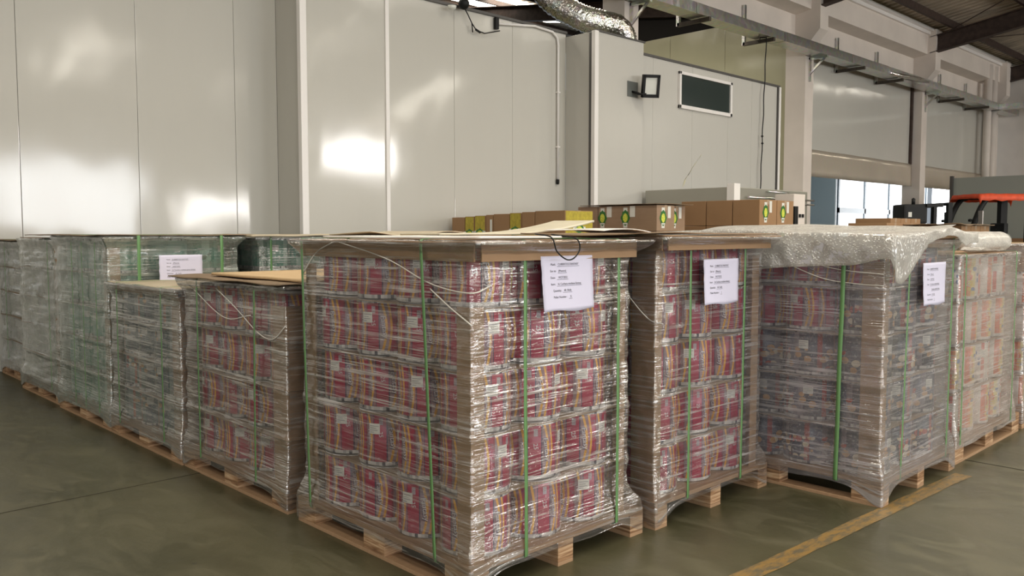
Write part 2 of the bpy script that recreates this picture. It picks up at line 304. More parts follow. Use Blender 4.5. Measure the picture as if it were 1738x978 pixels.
# ---------------------------------------------------------------- mesh helpers
class MB:
    def __init__(s): s.v = []; s.f = []; s.mi = []; s.uv = []; s.sm = []
    def quad(s, a, b, c, d, mi=0):
        n = len(s.v); s.v += [tuple(a), tuple(b), tuple(c), tuple(d)]; s.f.append((n, n + 1, n + 2, n + 3)); s.mi.append(mi); s.sm.append(False)
    def box(s, x0, x1, y0, y1, z0, z1, mi=0, m=None, bev=0):
        if bev:
            bm = bmesh.new(); bmesh.ops.create_cube(bm, size=1)
            for q in bm.verts: q.co = Vector(((x0 + x1) / 2 + q.co.x * (x1 - x0), (y0 + y1) / 2 + q.co.y * (y1 - y0), (z0 + z1) / 2 + q.co.z * (z1 - z0)))
            bmesh.ops.bevel(bm, geom=bm.edges[:], offset=bev, segments=2, affect='EDGES', profile=.7)
            s.addbm(bm, mi, m); bm.free(); return
        P = [(x0, y0, z0), (x1, y0, z0), (x1, y1, z0), (x0, y1, z0), (x0, y0, z1), (x1, y0, z1), (x1, y1, z1), (x0, y1, z1)]
        if m: P = [tuple(m @ Vector(q)) for q in P]
        n = len(s.v); s.v += P
        for f in ((0, 3, 2, 1), (4, 5, 6, 7), (0, 1, 5, 4), (1, 2, 6, 5), (2, 3, 7, 6), (3, 0, 4, 7)):
            s.f.append(tuple(n + i for i in f)); s.mi.append(mi); s.sm.append(False)
    def addbm(s, bm, mi=0, m=None):
        n = len(s.v); bm.verts.index_update()
        s.v += [tuple((m @ q.co) if m else q.co) for q in bm.verts]
        for f in bm.faces: s.f.append(tuple(n + q.index for q in f.verts)); s.mi.append(mi); s.sm.append(False)
    def prism(s, pts, a0, a1, axis='x', mi=0):      # polygon in the plane across axis, extruded
        n = len(s.v); k = len(pts)
        def P(p, a): return (a, p[0], p[1]) if axis == 'x' else ((p[0], a, p[1]) if axis == 'y' else (p[0], p[1], a))
        s.v += [P(p, a0) for p in pts] + [P(p, a1) for p in pts]
        s.f.append(tuple(n + i for i in range(k))); s.f.append(tuple(n + k + i for i in reversed(range(k)))); s.mi += [mi, mi]; s.sm += [False, False]
        for i in range(k):
            j = (i + 1) % k; s.f.append((n + i, n + k + i, n + k + j, n + j)); s.mi.append(mi); s.sm.append(False)
    def lathe(s, prof, seg=32, mi=0, c=(0, 0, 0), smooth=True):
        n = len(s.v); k = len(prof)
        for i in range(seg):
            a = 2 * PI * i / seg
            for r, z in prof: s.v.append((c[0] + r * math.cos(a), c[1] + r * math.sin(a), c[2] + z))
        for i in range(seg):
            j = (i + 1) % seg
            for q in range(k - 1): s.f.append((n + i * k + q, n + j * k + q, n + j * k + q + 1, n + i * k + q + 1)); s.mi.append(mi); s.sm.append(smooth)
    def tube(s, pts, r, seg=8, mi=0, radii=None, cap=True):
        pts = [Vector(p) for p in pts]; n = len(s.v); up = Vector((0, 0, 1)); prev = None
        for i, p in enumerate(pts):
            d = (pts[min(i + 1, len(pts) - 1)] - pts[max(i - 1, 0)]).normalized()
            if prev is None:
                a = d.cross(up if abs(d.z) < .95 else Vector((1, 0, 0))).normalized()
            else:
                a = (prev - d * prev.dot(d)).normalized()
            prev = a; b = d.cross(a); rr = radii[i] if radii else r
            for k in range(seg):
                t = 2 * PI * k / seg; s.v.append(tuple(p + (a * math.cos(t) + b * math.sin(t)) * rr))
        for i in range(len(pts) - 1):
            for k in range(seg):
                l = (k + 1) % seg; s.f.append((n + i * seg + k, n + i * seg + l, n + (i + 1) * seg + l, n + (i + 1) * seg + k)); s.mi.append(mi); s.sm.append(True)
        if cap:
            s.f.append(tuple(n + k for k in reversed(range(seg)))); s.f.append(tuple(n + (len(pts) - 1) * seg + k for k in range(seg))); s.mi += [mi, mi]; s.sm += [False, False]
    def grid(s, rows, cols, fn, mi=0, closed=False, uvf=None, smooth=True):
        n = len(s.v)
        for r in range(rows):
            for c in range(cols): s.v.append(tuple(fn(r, c)))
        for r in range(rows - 1):
            for c in range(cols if closed else cols - 1):
                d = (c + 1) % cols
                s.f.append((n + r * cols + c, n + r * cols + d, n + (r + 1) * cols + d, n + (r + 1) * cols + c)); s.mi.append(mi); s.sm.append(smooth)
                if uvf: s.uv += [uvf(r, c), uvf(r, c + 1), uvf(r + 1, c + 1), uvf(r + 1, c)]
    def mesh(s, name, mats):
        me = bpy.data.meshes.new(name); me.from_pydata(s.v, [], s.f)
        for m in (mats if isinstance(mats, (list, tuple)) else [mats]): me.materials.append(m)
        me.polygons.foreach_set('material_index', s.mi); me.polygons.foreach_set('use_smooth', s.sm)
        if s.uv:
            ul = me.uv_layers.new(name='UVMap'); flat = [c for q in s.uv for c in q]
            flat += [0.0] * (2 * len(me.loops) - len(flat)); ul.data.foreach_set('uv', flat)
        me.update(); return me
    def obj(s, name, mats, parent=None):
        o = bpy.data.objects.new(name, s.mesh(name, mats)); C.objects.link(o)
        if parent: o.parent = parent
        return o
def tag(o, label=None, cat=None, group=None, kind=None):
    if label: o['label'] = label
    if cat: o['category'] = cat
    if group: o['group'] = group
    if kind: o['kind'] = kind
    return o
def struct(o, label, cat): return tag(o, label, cat, kind='structure')
def empty(name, loc=(0, 0, 0), rz=0):
    o = bpy.data.objects.new(name, None); C.objects.link(o); o.location = loc; o.rotation_euler = (0, 0, rz); o.empty_display_size = .1; return o
def copy_tree(o, parent=None):
    c = o.copy(); C.objects.link(c); c.parent = parent
    for ch in [x for x in o.children]: copy_tree(ch, c)
    return c
def solid(o, th, off=0):
    m = o.modifiers.new('thickness', 'SOLIDIFY'); m.thickness = th; m.offset = off; return o
_fc = {}
def font_mesh(text, size):
    k = (text, size)
    if k not in _fc:
        cu = bpy.data.curves.new('lettering', 'FONT'); cu.body = text; cu.size = size; cu.resolution_u = 2
        o = bpy.data.objects.new('lettering', cu); C.objects.link(o)
        dg = bpy.context.evaluated_depsgraph_get(); me = bpy.data.meshes.new_from_object(o.evaluated_get(dg))
        vs = [tuple(v.co) for v in me.vertices]; fs = [tuple(p.vertices) for p in me.polygons]
        bpy.data.objects.remove(o); bpy.data.curves.remove(cu); bpy.data.meshes.remove(me)
        _fc[k] = (vs, fs, max([v[0] for v in vs] or [0]))
    return _fc[k]
def add_text(mb, text, size, fn, mi=0):
    vs, fs, wd = font_mesh(text, size); n = len(mb.v)
    mb.v += [tuple(fn(x, y)) for x, y, z in vs]
    for f in fs: mb.f.append(tuple(n + i for i in f)); mb.mi.append(mi); mb.sm.append(False)
    return wd

# ================================================================ SETTING
mb = MB(); mb.box(-14, 64, -22.3, 24, -.2, 0)
struct(mb.obj('floor', M['floor']), 'olive grey painted concrete warehouse floor with stains', 'floor')
mb = MB(); rows = []
mb.grid(2, 40, lambda r, c: (2.3 + c * .069, (1.67 - .026 * (2.3 + c * .069 - 2.9) * 2) + (r - .5) * (.085 + .02 * noise.noise((c * .3, r, 0))), .0015))
struct(mb.obj('floor_line_marking', M['line']), 'worn yellow painted line along the floor', 'floor marking')
mb = MB()
mb.box(-8, 12, 4.535, 4.539, .0006, .0018)
mb.box(5.325, 5.333, -8, 1.7, .0006, .0018)
struct(mb.obj('floor_joint_line', simple('joint_dark', (.035, .03, .018, 1), .9)), 'thin dark joints cut in the concrete floor', 'floor joint')  # joints drawn as thin dark strips
T = .12; G = .004
def wall_panels(name, y, xs, z0, z1, mat, label, th=T):
    mb = MB()
    for a, b in zip(xs[:-1], xs[1:]): mb.box(a + G / 2, b - G / 2, y, y + th, z0, z1, bev=.004)
    mb.box(xs[0], xs[-1], y + .02, y + th - .01, z0, z1 - .01, mi=1)
    return struct(mb.obj(name, [mat, M['dark_trim']]), label, 'wall')
wall_panels('wall_back_left', 9.24, [-13.9, -10.9, -8.7, -6.5, -4.3, -2.1, .1, 1.2, 2.3, 3.425, 4.519, 5.05], 0, 4.6, M['panel'], 'glossy white sandwich panel wall behind the left pallets')
wall_panels('wall_back_middle', 8.63, [5.05, 6.206, 7.29, 8.36, 9.47], 0, 4.29, M['panel'], 'glossy white panel wall with conduit, projecting in the middle')
mb = MB(); mb.box(5.05, 5.17, 8.75, 9.24, 0, 4.6, bev=.003)
struct(mb.obj('wall_return_left', M['panel']), 'narrow side face of the projecting middle wall', 'wall')
wall_panels('wall_back_box', 8.06, [9.47, 10.62], 0, 4.25, M['panel_matt'], 'boxed out white panel bay carrying the floodlight')
mb = MB(); mb.box(9.47, 9.59, 8.18, 8.63, 0, 4.25, bev=.003)
struct(mb.obj('wall_return_middle', M['panel']), 'side face of the boxed out wall bay', 'wall')
wall_panels('wall_back_right', 8.16, [10.62, 11.0, 12.1, 13.2, 14.0, 14.95], 0, 4.1, M['panel_matt'], 'white panel wall with the dark window')
mb = MB()
mb.box(4.99, 5.075, 8.585, 8.66, 0, 4.6, bev=.01); mb.box(6.18, 6.232, 8.61, 8.632, 0, 4.29); mb.box(9.425, 9.51, 8.02, 8.09, 0, 4.25, bev=.008)
mb.box(14.93, 15.0, 8.12, 8.2, 0, 4.1)
struct(mb.obj('trim_1', M['white_trim']), 'white vertical corner strips on the panel walls', 'trim')
mb = MB()
mb.box(5.05, 9.47, 8.60, 8.79, 4.29, 4.325); mb.box(9.47, 10.64, 8.04, 8.2, 4.25, 4.27); mb.box(10.62, 15.0, 8.14, 8.30, 4.1, 4.135)
mb.box(14.905, 14.93, 8.13, 8.2, 0, 4.1)
struct(mb.obj('trim_2', M['dark_trim']), 'dark channel capping the tops of the panel walls', 'trim')
# dark window in the right wall
wn = empty('window_1', (0, 0, 0)); struct(wn, 'dark glazed internal window high in the white wall', 'window')
mb = MB(); X0, X1, Z0, Z1 = 11.68, 13.28, 3.38, 3.98
mb.box(X0 + .05, X1 - .05, 8.145, 8.155, Z0 + .05, Z1 - .05); mb.obj('window_pane', M['glass_dark'], wn)
mb = MB()
for a in ((X0, X1, Z0, Z0 + .06), (X0, X1, Z1 - .05, Z1), (X0, X0 + .05, Z0, Z1), (X1 - .06, X1, Z0, Z1)): mb.box(a[0], a[1], 8.12, 8.16, a[2], a[3], bev=.006)
mb.obj('window_frame', M['white_trim'], wn)
# columns
def column(name, x, label, y0=8.6, wd=.36, zt=6.6):
    mb = MB(); mb.box(x, x + wd, y0, 9.05, 0, 5.0)
    mb.prism([(9.05, 5.0), (8.6, 5.0), (8.6, 5.22), (8.3, 5.56), (8.3, zt), (9.05, zt)], x, x + wd, 'x')
    struct(mb.obj(name, M['plaster']), label, 'column')
column('wall_column_near', 10.82, 'white concrete column above the boxed out wall bay')
column('wall_column_middle', 16.88, 'white concrete column right of the panel wall')
column('wall_column_far', 23.3, 'white concrete column behind the black forklift')
column('wall_column_end', 29.2, 'white concrete column in the far right corner')
def beam(name, x0, x1, label):
    mb = MB()
    mb.prism([(9.0, 5.45), (8.85, 5.45), (8.85, 5.92), (8.5, 5.98), (8.5, 6.56), (9.0, 6.56)], x0, x1, 'x')
    struct(mb.obj(name, M['plaster']), label, 'beam')
beam('wall_beam_left', 11.18, 16.88, 'white concrete edge beam left of the middle column')
beam('wall_beam_middle', 17.24, 23.3, 'white concrete edge beam between middle and far columns')
beam('wall_beam_right', 23.66, 29.2, 'white concrete edge beam right of the far column')
beam('wall_beam_start', 4.5, 10.82, 'white concrete edge beam left of the near column')
# infill above the two openings, steel skirts below
for k, (a, b) in enumerate(((17.24, 23.3), (23.66, 29.2))):
    w_ = wall_panels('wall_infill_' + 'ab'[k], 8.86, [a, b - .12], 3.15, 5.45, M['panel'], 'white panel infill above the %s opening' % ('near', 'far')[k], .1)
    mb = MB(); mb.box(b - .12, b - .04, 8.80, 8.86, 3.15, 5.45)
    struct(mb.obj('trim_%d' % (3 + k), M['steel_dark']), 'dark vertical channel beside the %s infill panel' % ('near', 'far')[k], 'trim')
    mb = MB()
    mb.grid(6, 60, lambda r, c: (a + (b - a) * c / 59, 8.82 + .03 * noise.noise((c * .16 + k * 9, r * .3, 2)), 2.57 + .59 * r / 5))
    o = solid(mb.obj('wall_skirt_steel_' + 'ab'[k], M['stainless']), .006)
    struct(o, 'shiny stainless strip under the %s infill panel' % ('near', 'far')[k], 'trim')
# glossy yellowish partition seen over the wall
mb = MB()
for a, b in ((9.1, 10.6), (10.6, 12.1), (12.1, 13.6), (13.6, 15.2)): mb.box(16.98, 17.08, a + .004, b - .004, 0, 6.02, bev=.004)
struct(mb.obj('wall_partition_inner', M['panel_yellow']), 'yellowed glossy partition seen above the white wall', 'wall')
mb = MB(); mb.box(17.1, 17.14, 9.05, 15.2, 6.0, 8.2); pass  # black sheet put where the gap above the partition is only dark
struct(mb.obj('wall_dark_gap', M['void']), 'black sheet painting the dark gap under the rear roof', 'wall')
# far side of openings
mb = MB(); mb.box(17.2, 46, 16.5, 16.6, 0, 1.4); mb.box(17.2, 46, 16.5, 16.6, 3.7, 5.4); mb.box(17.2, 35.4, 16.5, 16.6, 1.4, 3.7)
struct(mb.obj('wall_far_room', M['blue_wall']), 'pale blue wall of the room beyond the openings', 'wall')
mb = MB(); pass
mr = empty('window_32'); struct(mr, 'added glowing side pane lighting the room beyond the openings', 'window')
mb2 = MB(); mb2.quad((45.9, 9.4, .5), (45.9, 16.3, .5), (45.9, 16.3, 4.4), (45.9, 9.4, 4.4)); mb2.obj('window_pane', M['door_e'], mr)  # glowing pane added out of view to brighten the far room
mw = empty('window_2'); struct(mw, 'wide bright daylit window in the room beyond the opening', 'window')
mb2 = MB(); mb2.quad((35.4, 16.48, .4), (45.5, 16.48, .4), (45.5, 16.48, 3.7), (35.4, 16.48, 3.7)); mb2.obj('window_pane', M['back_e'], mw)
mb2 = MB()
for x in (35.4, 38.05, 40.75, 43.4, 45.4): mb2.box(x, x + .14, 16.40, 16.47, .4, 3.7)
mb2.box(35.4, 45.5, 16.40, 16.47, 2.2, 2.42); mb2.box(35.4, 45.5, 16.40, 16.47, 3.66, 3.76)
mb2.obj('window_frame', simple('grey_blue_frame', (.16, .20, .24, 1), .4), mw)
for x_ in (22.5, 27.5):  # unseen lamps added to brighten the far room walls
    e = empty('added_room_light', (x_, 12.2, 4.9)); tag(e, 'added lamp brightening the room beyond the openings, %s one' % ('left' if x_ < 25 else 'right'), 'lamp')
    mb = MB(); mb.box(-.9, .9, -.14, .14, .0, .1, bev=.01); mb.obj('housing', M['white_trim'], e)
    mb = MB(); mb.box(-.86, .86, -.10, .10, -.05, -.002, bev=.01); mb.obj('diffuser', M['added_lamp'], e)
mb = MB(); mb.box(17.3, 46, 9.2, 16.5, 5.0, 5.1)
struct(mb.obj('ceiling_far_room', M['blue_wall']), 'pale ceiling of the room beyond the openings', 'ceiling')
mb = MB(); mb.box(30.6, 30.7, 14.3, 16.5, 0, 4.9)
struct(mb.obj('wall_far_room_side', M['blue_wall']), 'pale blue side wall beyond the near opening', 'wall')
# grey green low partition behind the forklift
mb = MB()
for a, b in ((-6, -3.6), (-3.6, -1.2), (-1.2, 1.2), (1.2, 3.6), (3.6, 6.0), (6.0, 8.05)): mb.box(24.15, 24.25, a + .003, b - .003, 0, 2.79, bev=.004)
struct(mb.obj('wall_partition_low', M['panel_green']), 'low grey green panel partition behind the forklift canopy', 'wall')
mb = MB(); mb.box(24.08, 24.2, 8.05, 8.12, 0, 2.84); struct(mb.obj('trim_5', M['dark_trim']), 'dark post ending the low partition', 'trim')
# end wall and the rest of the hall shell
mb = MB(); mb.box(30.4, 30.6, 5.2, 9.0, 0, 7.15); struct(mb.obj('wall_right_end', M['plaster']), 'cream plaster end wall at far right', 'wall')
mb = MB(); mb.box(-14, -13.8, -22, 9.3, 0, 9.6); struct(mb.obj('wall_left_end', M['plaster']), 'plain end wall left of the camera', 'wall')
mb = MB(); mb.box(-14, 64, -22.2, -22, 0, 7.0); struct(mb.obj('wall_front', M['plaster']), 'long hall wall behind the camera', 'wall')
mb = MB(); mb.box(-14, 17, 23.6, 23.8, 0, 10); struct(mb.obj('wall_rear_bay', M['void']), 'dark wall closing the rear bay', 'wall')
def lit(name, x0, x1, z0, z1, mat, label, y=-21.95, nx=3):
    e = empty(name); struct(e, label, 'window')
    mb = MB(); mb.quad((x1, y, z0), (x0, y, z0), (x0, y, z1), (x1, y, z1)); mb.obj('window_pane', mat, e)
    mb = MB()
    for i in range(nx + 1):
        x = x0 + (x1 - x0) * i / nx; mb.box(x - .05, x + .05, y + .01, y + .08, z0, z1)
    mb.box(x0, x1, y + .01, y + .08, (z0 + z1) / 2 - .04, (z0 + z1) / 2 + .04); mb.obj('window_frame', M['white_trim'], e)
lit('window_3', 8.8, 14.6, .2, 4.3, emis('daylit_tall_doorway', (.95, .97, 1, 1), 13), 'tall daylit doorway in the wall behind the camera', nx=2)
lit('window_4', 16.7, 20.6, 1.9, 2.9, M['win_e'], 'low wide window behind the camera')
lit('window_5', 23.6, 28.4, 4.7, 6.4, M['win_e'], 'high window behind the camera')
mb = MB(); mb.box(64, 64.2, -22, 9, 0, 9.2); mb.box(30.6, 64, 8.9, 9.0, 0, 6.6); struct(mb.obj('wall_hall_far_end', M['plaster']), 'plain walls closing the far part of the hall', 'wall')
lit('window_6', -8, 3.5, 1.2, 4.8, M['door_e'], 'large daylit opening behind the camera, left', nx=4)
e = empty('window_7'); struct(e, 'added daylight opening in the left end wall', 'window')
mb = MB(); mb.quad((-13.75, -14, .3), (-13.75, -4, .3), (-13.75, -4, 4.2), (-13.75, -14, 4.2)); mb.obj('window_pane', M['side_e'], e)  # opening added to light the faces turned towards the left end
# roof, front bay: rises away from the column line to a ridge, falls to the front wall
def roofz(y): return 6.60 + .16 * (8.8 - y) if y > -7 else 9.128 - .14 * (-7 - y)
SKYL = [(9.8, 11.9, -18.0, -13.2), (24.4, 26.6, -18.2, -13.2), (40.2, 42.6, -18.4, -13.4), (20.4, 21.6, -6.5, -2), (26.6, 27.8, -6.5, -2), (33, 34.2, -6, 3), (38, 39.5, -6, 3), (29.6, 31, -6.5, -2.5), (23.4, 24.6, -6.5, -3), (2.0, 3.2, -6, 5), (8.6, 9.8, -6, 5), (15.0, 16.2, -6, 4), (-4.5, -3.3, -6, 5), (-4.5, -3.3, -18, -8), (17.0, 18.2, -18, -8), (2.0, 3.2, -18, -8)]  # leading strips follow wall reflections; the others are added to brighten the hall
def corr(x): return .022 * (1 if math.sin(x * 2 * PI / .26) > 0 else -1)
def sheet(name, x0, x1, ys, zf, label):
    mb = MB(); xs = []; x = x0
    while x < x1: xs += [x, x + .03, x + .13, x + .16]; x += .26
    zz = lambda i: (-.018, .018, .018, -.018)[i % 4]
    mb.grid(len(ys), len(xs), lambda r, c: (xs[c], ys[r], zf(ys[r]) + zz(c)), smooth=False)
    struct(mb.obj(name, M['roofm']), label, 'roof')
sheet('ceiling_roof_front', -14, 64, [9.0, -7, -22.2], roofz, 'corrugated sheet roof over the front bay')
rear = lambda y: 6.6 + .16 * (y - 8.8)
sheet('ceiling_roof_rear', -14, 30.5, [8.8, 23.8], rear, 'corrugated sheet roof over the rear bay')
for k, (a, b, c, d) in enumerate(SKYL):
    mb = MB(); mb.quad((a, c, roofz(c) - .05), (b, c, roofz(c) - .05), (b, d, roofz(d) - .05), (a, d, roofz(d) - .05))
    struct(mb.obj('window_%d' % (8 + k), M['sky_e']), 'translucent daylight strip in the front roof, most of these added for light', 'skylight')
mb = MB()
for a, b, c, d in ((16.6, 18.6, 17.6, 19.8), (12.2, 13.6, 9.6, 14.6), (6.0, 7.2, 10, 17), (19.6, 20.6, 18.6, 19.6), (24, 25.4, 12, 18), (2, 3.2, 11, 18), (9, 10.2, 15.5, 21)):  # one strip shows over the wall; others added to light the rear bay
    mb.quad((a, c, rear(c) - .05), (b, c, rear(c) - .05), (b, d, rear(d) - .05), (a, d, rear(d) - .05))
struct(mb.obj('window_30', M['sky_e']), 'translucent daylight strips in the rear roof, mostly added for light', 'skylight')
mb = MB()
for y in (7.9, 6.3, 4.7, 3.1, 1.5, -.1, -1.7, -3.3, -5, -9, -12, -15, -18): mb.box(-14, 64, y - .035, y + .035, roofz(y) - .2, roofz(y) - .03)
for y in (10.0, 11.6, 13.2, 14.8, 16.4, 18.2, 20, 22): mb.box(-14, 30.4, y - .035, y + .035, rear(y) - .2, rear(y) - .03)
struct(mb.obj('ceiling_purlin_beams', M['steel_dark']), 'dark steel purlins under the roof sheets', 'beam')
for k, x in enumerate((4.4, 10.9, 17.0, 23.4, 29.6)):
    mb = MB()
    for (ya, yb, zf) in ((8.45, -7, roofz), (-7, -22, roofz), (23.5, 9.0, rear)):
        za, zb = zf(ya), zf(yb)
        for (w0, d0, d1) in ((.10, -.23, -.25), (.10, -.64, -.66), (.008, -.24, -.65)):
            P = []
            for (y, z) in ((ya, za), (yb, zb)):
                P += [(x - w0, y, z + d1), (x + w0, y, z + d1), (x + w0, y, z + d0), (x - w0, y, z + d0)]
            n = len(mb.v); mb.v += P
            for f in ((0, 1, 2, 3), (7, 6, 5, 4), (0, 4, 5, 1), (1, 5, 6, 2), (2, 6, 7, 3), (3, 7, 4, 0)): mb.f.append(tuple(n + i for i in f)); mb.mi.append(0); mb.sm.append(False)
    struct(mb.obj('ceiling_rafter_beam', M['steel_dark']), 'dark steel rafter, %s from the left end' % ('first', 'second', 'third', 'fourth', 'fifth')[k], 'beam')
mb = MB()
for a, b in (((23.4, 8.3, 6.4), (19.5, 3.1, 7.2)), ((17.2, 8.3, 6.4), (23.2, 3.2, 7.2)), ((23.6, 8.2, 6.3), (29.4, 3.2, 7.1))): mb.tube([a, b], .012, 6)
struct(mb.obj('ceiling_brace_rods', M['steel_dark']), 'thin diagonal brace rods under the roof', 'beam')
mb = MB(); mb.box(4.5, 30.2, 8.36, 8.52, 6.55, 6.62); mb.box(4.5, 30.2, 8.44, 8.50, 6.47, 6.56)
struct(mb.obj('trim_6', M['white_trim']), 'pale eaves flashing along the top of the edge beam', 'trim')
mb = MB()
for x in (28.35, 28.85): mb.tube([(x, 8.55, 0), (x, 8.55, 6.4)], .11, 12)
struct(mb.obj('trim_7', M['plaster']), 'white vertical rainwater pipes in the far corner', 'pipe')

# ================================================================ FIXTURES ON THE WALL
# cable tray
ct = empty('cable_tray', (10.3, 8.35, 5.0)); tag(ct, 'galvanised cable trunking running along the columns below the concrete beams', 'cable tray')
def local(o, parent):
    o.location = -Vector(parent.location); return o
for i in range(8):
    a = 6.3 + i * 3.0; b = a + 2.98; mb = MB()
    mb.box(a, b, 8.22, 8.56, 5.03, 5.21, bev=.006); o = mb.obj('trunking_length', M['galv'], ct); local(o, ct)
mb = MB(); mb.box(28.3, 28.5, -2, 8.5, 5.03, 5.19, bev=.006); local(mb.obj('trunking_length', M['galv'], ct), ct)
mb = MB(); mb.tube([(20.2, 8.2, 5.07), (20.7, 8.16, 5.05), (21.2, 8.14, 5.08), (21.9, 8.17, 5.12), (22.6, 8.2, 5.14)], .05, 8, radii=[.03, .06, .05, .06, .02])
tag(local(mb.obj('film_wrapping', M['foil'], ct), ct), 'loose shiny plastic film')
for i, x in enumerate((12.6, 14.78, 18.76, 20.9, 25.08, 27.17)):
    e = empty('tray_bracket', (x, 8.82, 4.98)); tag(e, 'dark L-shaped steel bracket under the cable trunking, number %s from the left' % ('one', 'two', 'three', 'four', 'five', 'six')[i], 'bracket', 'brackets of the cable trunking')
    mb = MB(); mb.box(-.03, .03, -.04, .02, -.02, .75); tag(mb.obj('upright', M['galv'], e), 'pale galvanised upright')
    mb = MB(); mb.box(-.03, .03, -.66, .0, -.03, .035); mb.obj('arm', M['bracket'], e)
for i, (x, s_) in enumerate(((10.98, 'near'), (17.05, 'middle'), (23.5, 'far'))):
    mb = MB(); mb.box(-.03, .03, -.03, 0, -.45, .05); mb.box(-.03, .03, -.40, 0, .0, .05)
    mb.prism([(-.03, -.30), (-.36, 0), (-.30, 0), (-.03, -.24)], -.015, .015, 'x')
    o = mb.obj('gusset_bracket', M['galv']); o.location = (x, 8.6, 4.97)
    tag(o, 'triangular galvanised bracket on the %s column under the trunking' % s_, 'bracket', 'gusset brackets')
# hanging cable
mb = MB(); pts = []
for i in range(24):
    z = 4.94 - i * (4.94 - 1.95) / 23; pts.append((14.35 - .12 * (i / 23) + .012 * math.sin(i * 1.3), 8.09 - .0 * i, z))
mb.tube(pts, .011, 6); mb.tube([(14.35, 8.09, 4.93), (14.5, 8.3, 4.98), (14.78, 8.5, 4.97)], .011, 6)
for k in (14, 15): mb.lathe([(0, -.03), (.028, 0), (0, .03)], 8, c=pts[k])
tag(mb.obj('hanging_cable', M['black']), 'thin black cable hanging from a tray bracket across the white wall', 'cable')
# conduit on middle wall
e = empty('wall_conduit', (9.27, 8.6, 2.1)); tag(e, 'white plastic conduit rising then bending left along the wall top', 'pipe')
mb = MB(); mb.tube([(.0, 0, 0), (0, 0, 2.0), (-.02, 0, 2.1), (-.12, -.0, 2.17), (-.5, 0, 2.19), (-1.24, 0, 2.1)], .018, 10); mb.obj('tube', M['white_trim'], e)
mb = MB(); mb.lathe([(0, -.045), (.02, -.04), (.026, -.01), (.026, .03), (0, .035)], 12); mb.obj('end_plug', M['black'], e)
mb = MB(); mb.box(-1.28, -1.22, -.03, .02, 2.02, 2.18, bev=.01); mb.obj('clip', M['black'], e)
for z in (.5, 1.3):
    mb = MB(); mb.box(-.03, .03, -.022, .03, z, z + .02); mb.obj('clip', M['white_trim'], e)
# camera with cable on wall top
e = empty('security_camera', (7.35, 8.5, 4.32)); tag(e, 'small black dome camera with trailing lead on the wall top', 'camera')
mb = MB(); mb.lathe([(0, -.075), (.045, -.06), (.07, -.02), (.075, .02), (.06, .05), (0, .06)], 20); mb.obj('dome', M['black'], e)
mb = MB(); mb.lathe([(0, -.03), (.05, -.02), (.06, .02), (0, .03)], 16, c=(-.2, 0, -.08)); mb.obj('lamp_glass', M['lens'], e)
mb = MB(); mb.tube([(0, .03, 0), (.12, .06, -.1), (.2, .07, -.2), (.28, .07, -.28), (.42, .06, -.30), (.56, .06, -.26), (.7, .06, -.22)], .008, 6); mb.tube([(.2, .07, -.2), (.205, .06, -.32)], .008, 6)
mb.tube([(.26, .06, -.275), (.34, .06, -.30)], .016, 8); mb.obj('lead', M['black'], e)
# floodlight
e = empty('floodlight', (10.35, 8.06, 3.5)); tag(e, 'black floodlight on a grey plate on the boxed out wall', 'lamp')
mb = MB(); mb.box(-.13, .12, -.012, 0, -.10, .13, bev=.003); mb.obj('mounting_plate', simple('grey_plate', (.13, .14, .13, 1), .4), e)
mb = MB(); mb.tube([(-.02, -.01, -.02), (.0, -.12, -.07), (.08, -.2, -.07)], .016, 8); mb.tube([(.02, -.01, -.02), (.09, -.1, -.06), (.16, -.2, -.05)], .016, 8); mb.obj('bracket_arm', M['black'], e)
rot = Matrix.Translation((.14, -.24, .05)) @ Matrix.Rotation(-.62, 4, 'Z') @ Matrix.Rotation(.22, 4, 'X')
mb = MB(); mb.box(-.13, .13, -.0, .07, -.17, .17, m=rot, bev=.012)
for a in ((-.13, .13, .13, .17), (-.13, .13, -.17, -.12), (-.13, -.095, -.17, .17), (.095, .13, -.17, .17)): mb.box(a[0], a[1], -.035, 0, a[2], a[3], m=rot)
for i in range(6): mb.box(-.1 + i * .038, -.092 + i * .038, .07, .10, -.14, .14, m=rot)
mb.obj('housing', M['black'], e)
mb = MB(); mb.quad(rot @ Vector((-.095, -.008, -.12)), rot @ Vector((.095, -.008, -.12)), rot @ Vector((.095, -.008, .13)), rot @ Vector((-.095, -.008, .13))); o = mb.obj('lens', M['lens'], e)
# flexible foil duct
mb = MB(); cp = [(9.15, 9.6, 6.2), (9.35, 9.3, 5.5), (9.5, 9.05, 4.95), (9.75, 8.66, 4.62), (10.05, 8.45, 4.52), (10.35, 8.4, 4.5), (10.52, 8.38, 4.38), (10.54, 8.38, 4.2)]
def crsp(P, n):
    out = []; P = [Vector(p) for p in P]; Q = [P[0] * 2 - P[1]] + P + [P[-1] * 2 - P[-2]]
    for i in range(1, len(Q) - 2):
        for k in range(n):
            t = k / n; a, b, c, d = Q[i - 1:i + 3]
            out.append(.5 * ((2 * b) + (c - a) * t + (2 * a - 5 * b + 4 * c - d) * t * t + (3 * b - a - 3 * c + d) * t ** 3))
    out.append(P[-1]); return out
P = crsp(cp, 16); mb.tube(P, .2, 20, radii=[.185 + .016 * (i % 2) + .012 * noise.noise((i * .4, 0, 0)) for i in range(len(P))])
tag(mb.obj('flexible_duct', M['foil']), 'crinkled silver foil duct bending down behind the boxed out wall', 'duct')
# yellow smear
mb = MB(); mb.grid(2, 20, lambda r, c: (11.8 + .55 * (c / 19) + .05 * r + .04 * noise.noise((c * .4, r, 0)), 8.156, 2.05 + .58 * (c / 19) ** .8 + .05 * r))
struct(mb.obj('wall_yellow_stain', simple('faint_yellow_stain', (.60, .56, .36, 1), .5)), 'faint yellow smear on the white wall', 'stain')

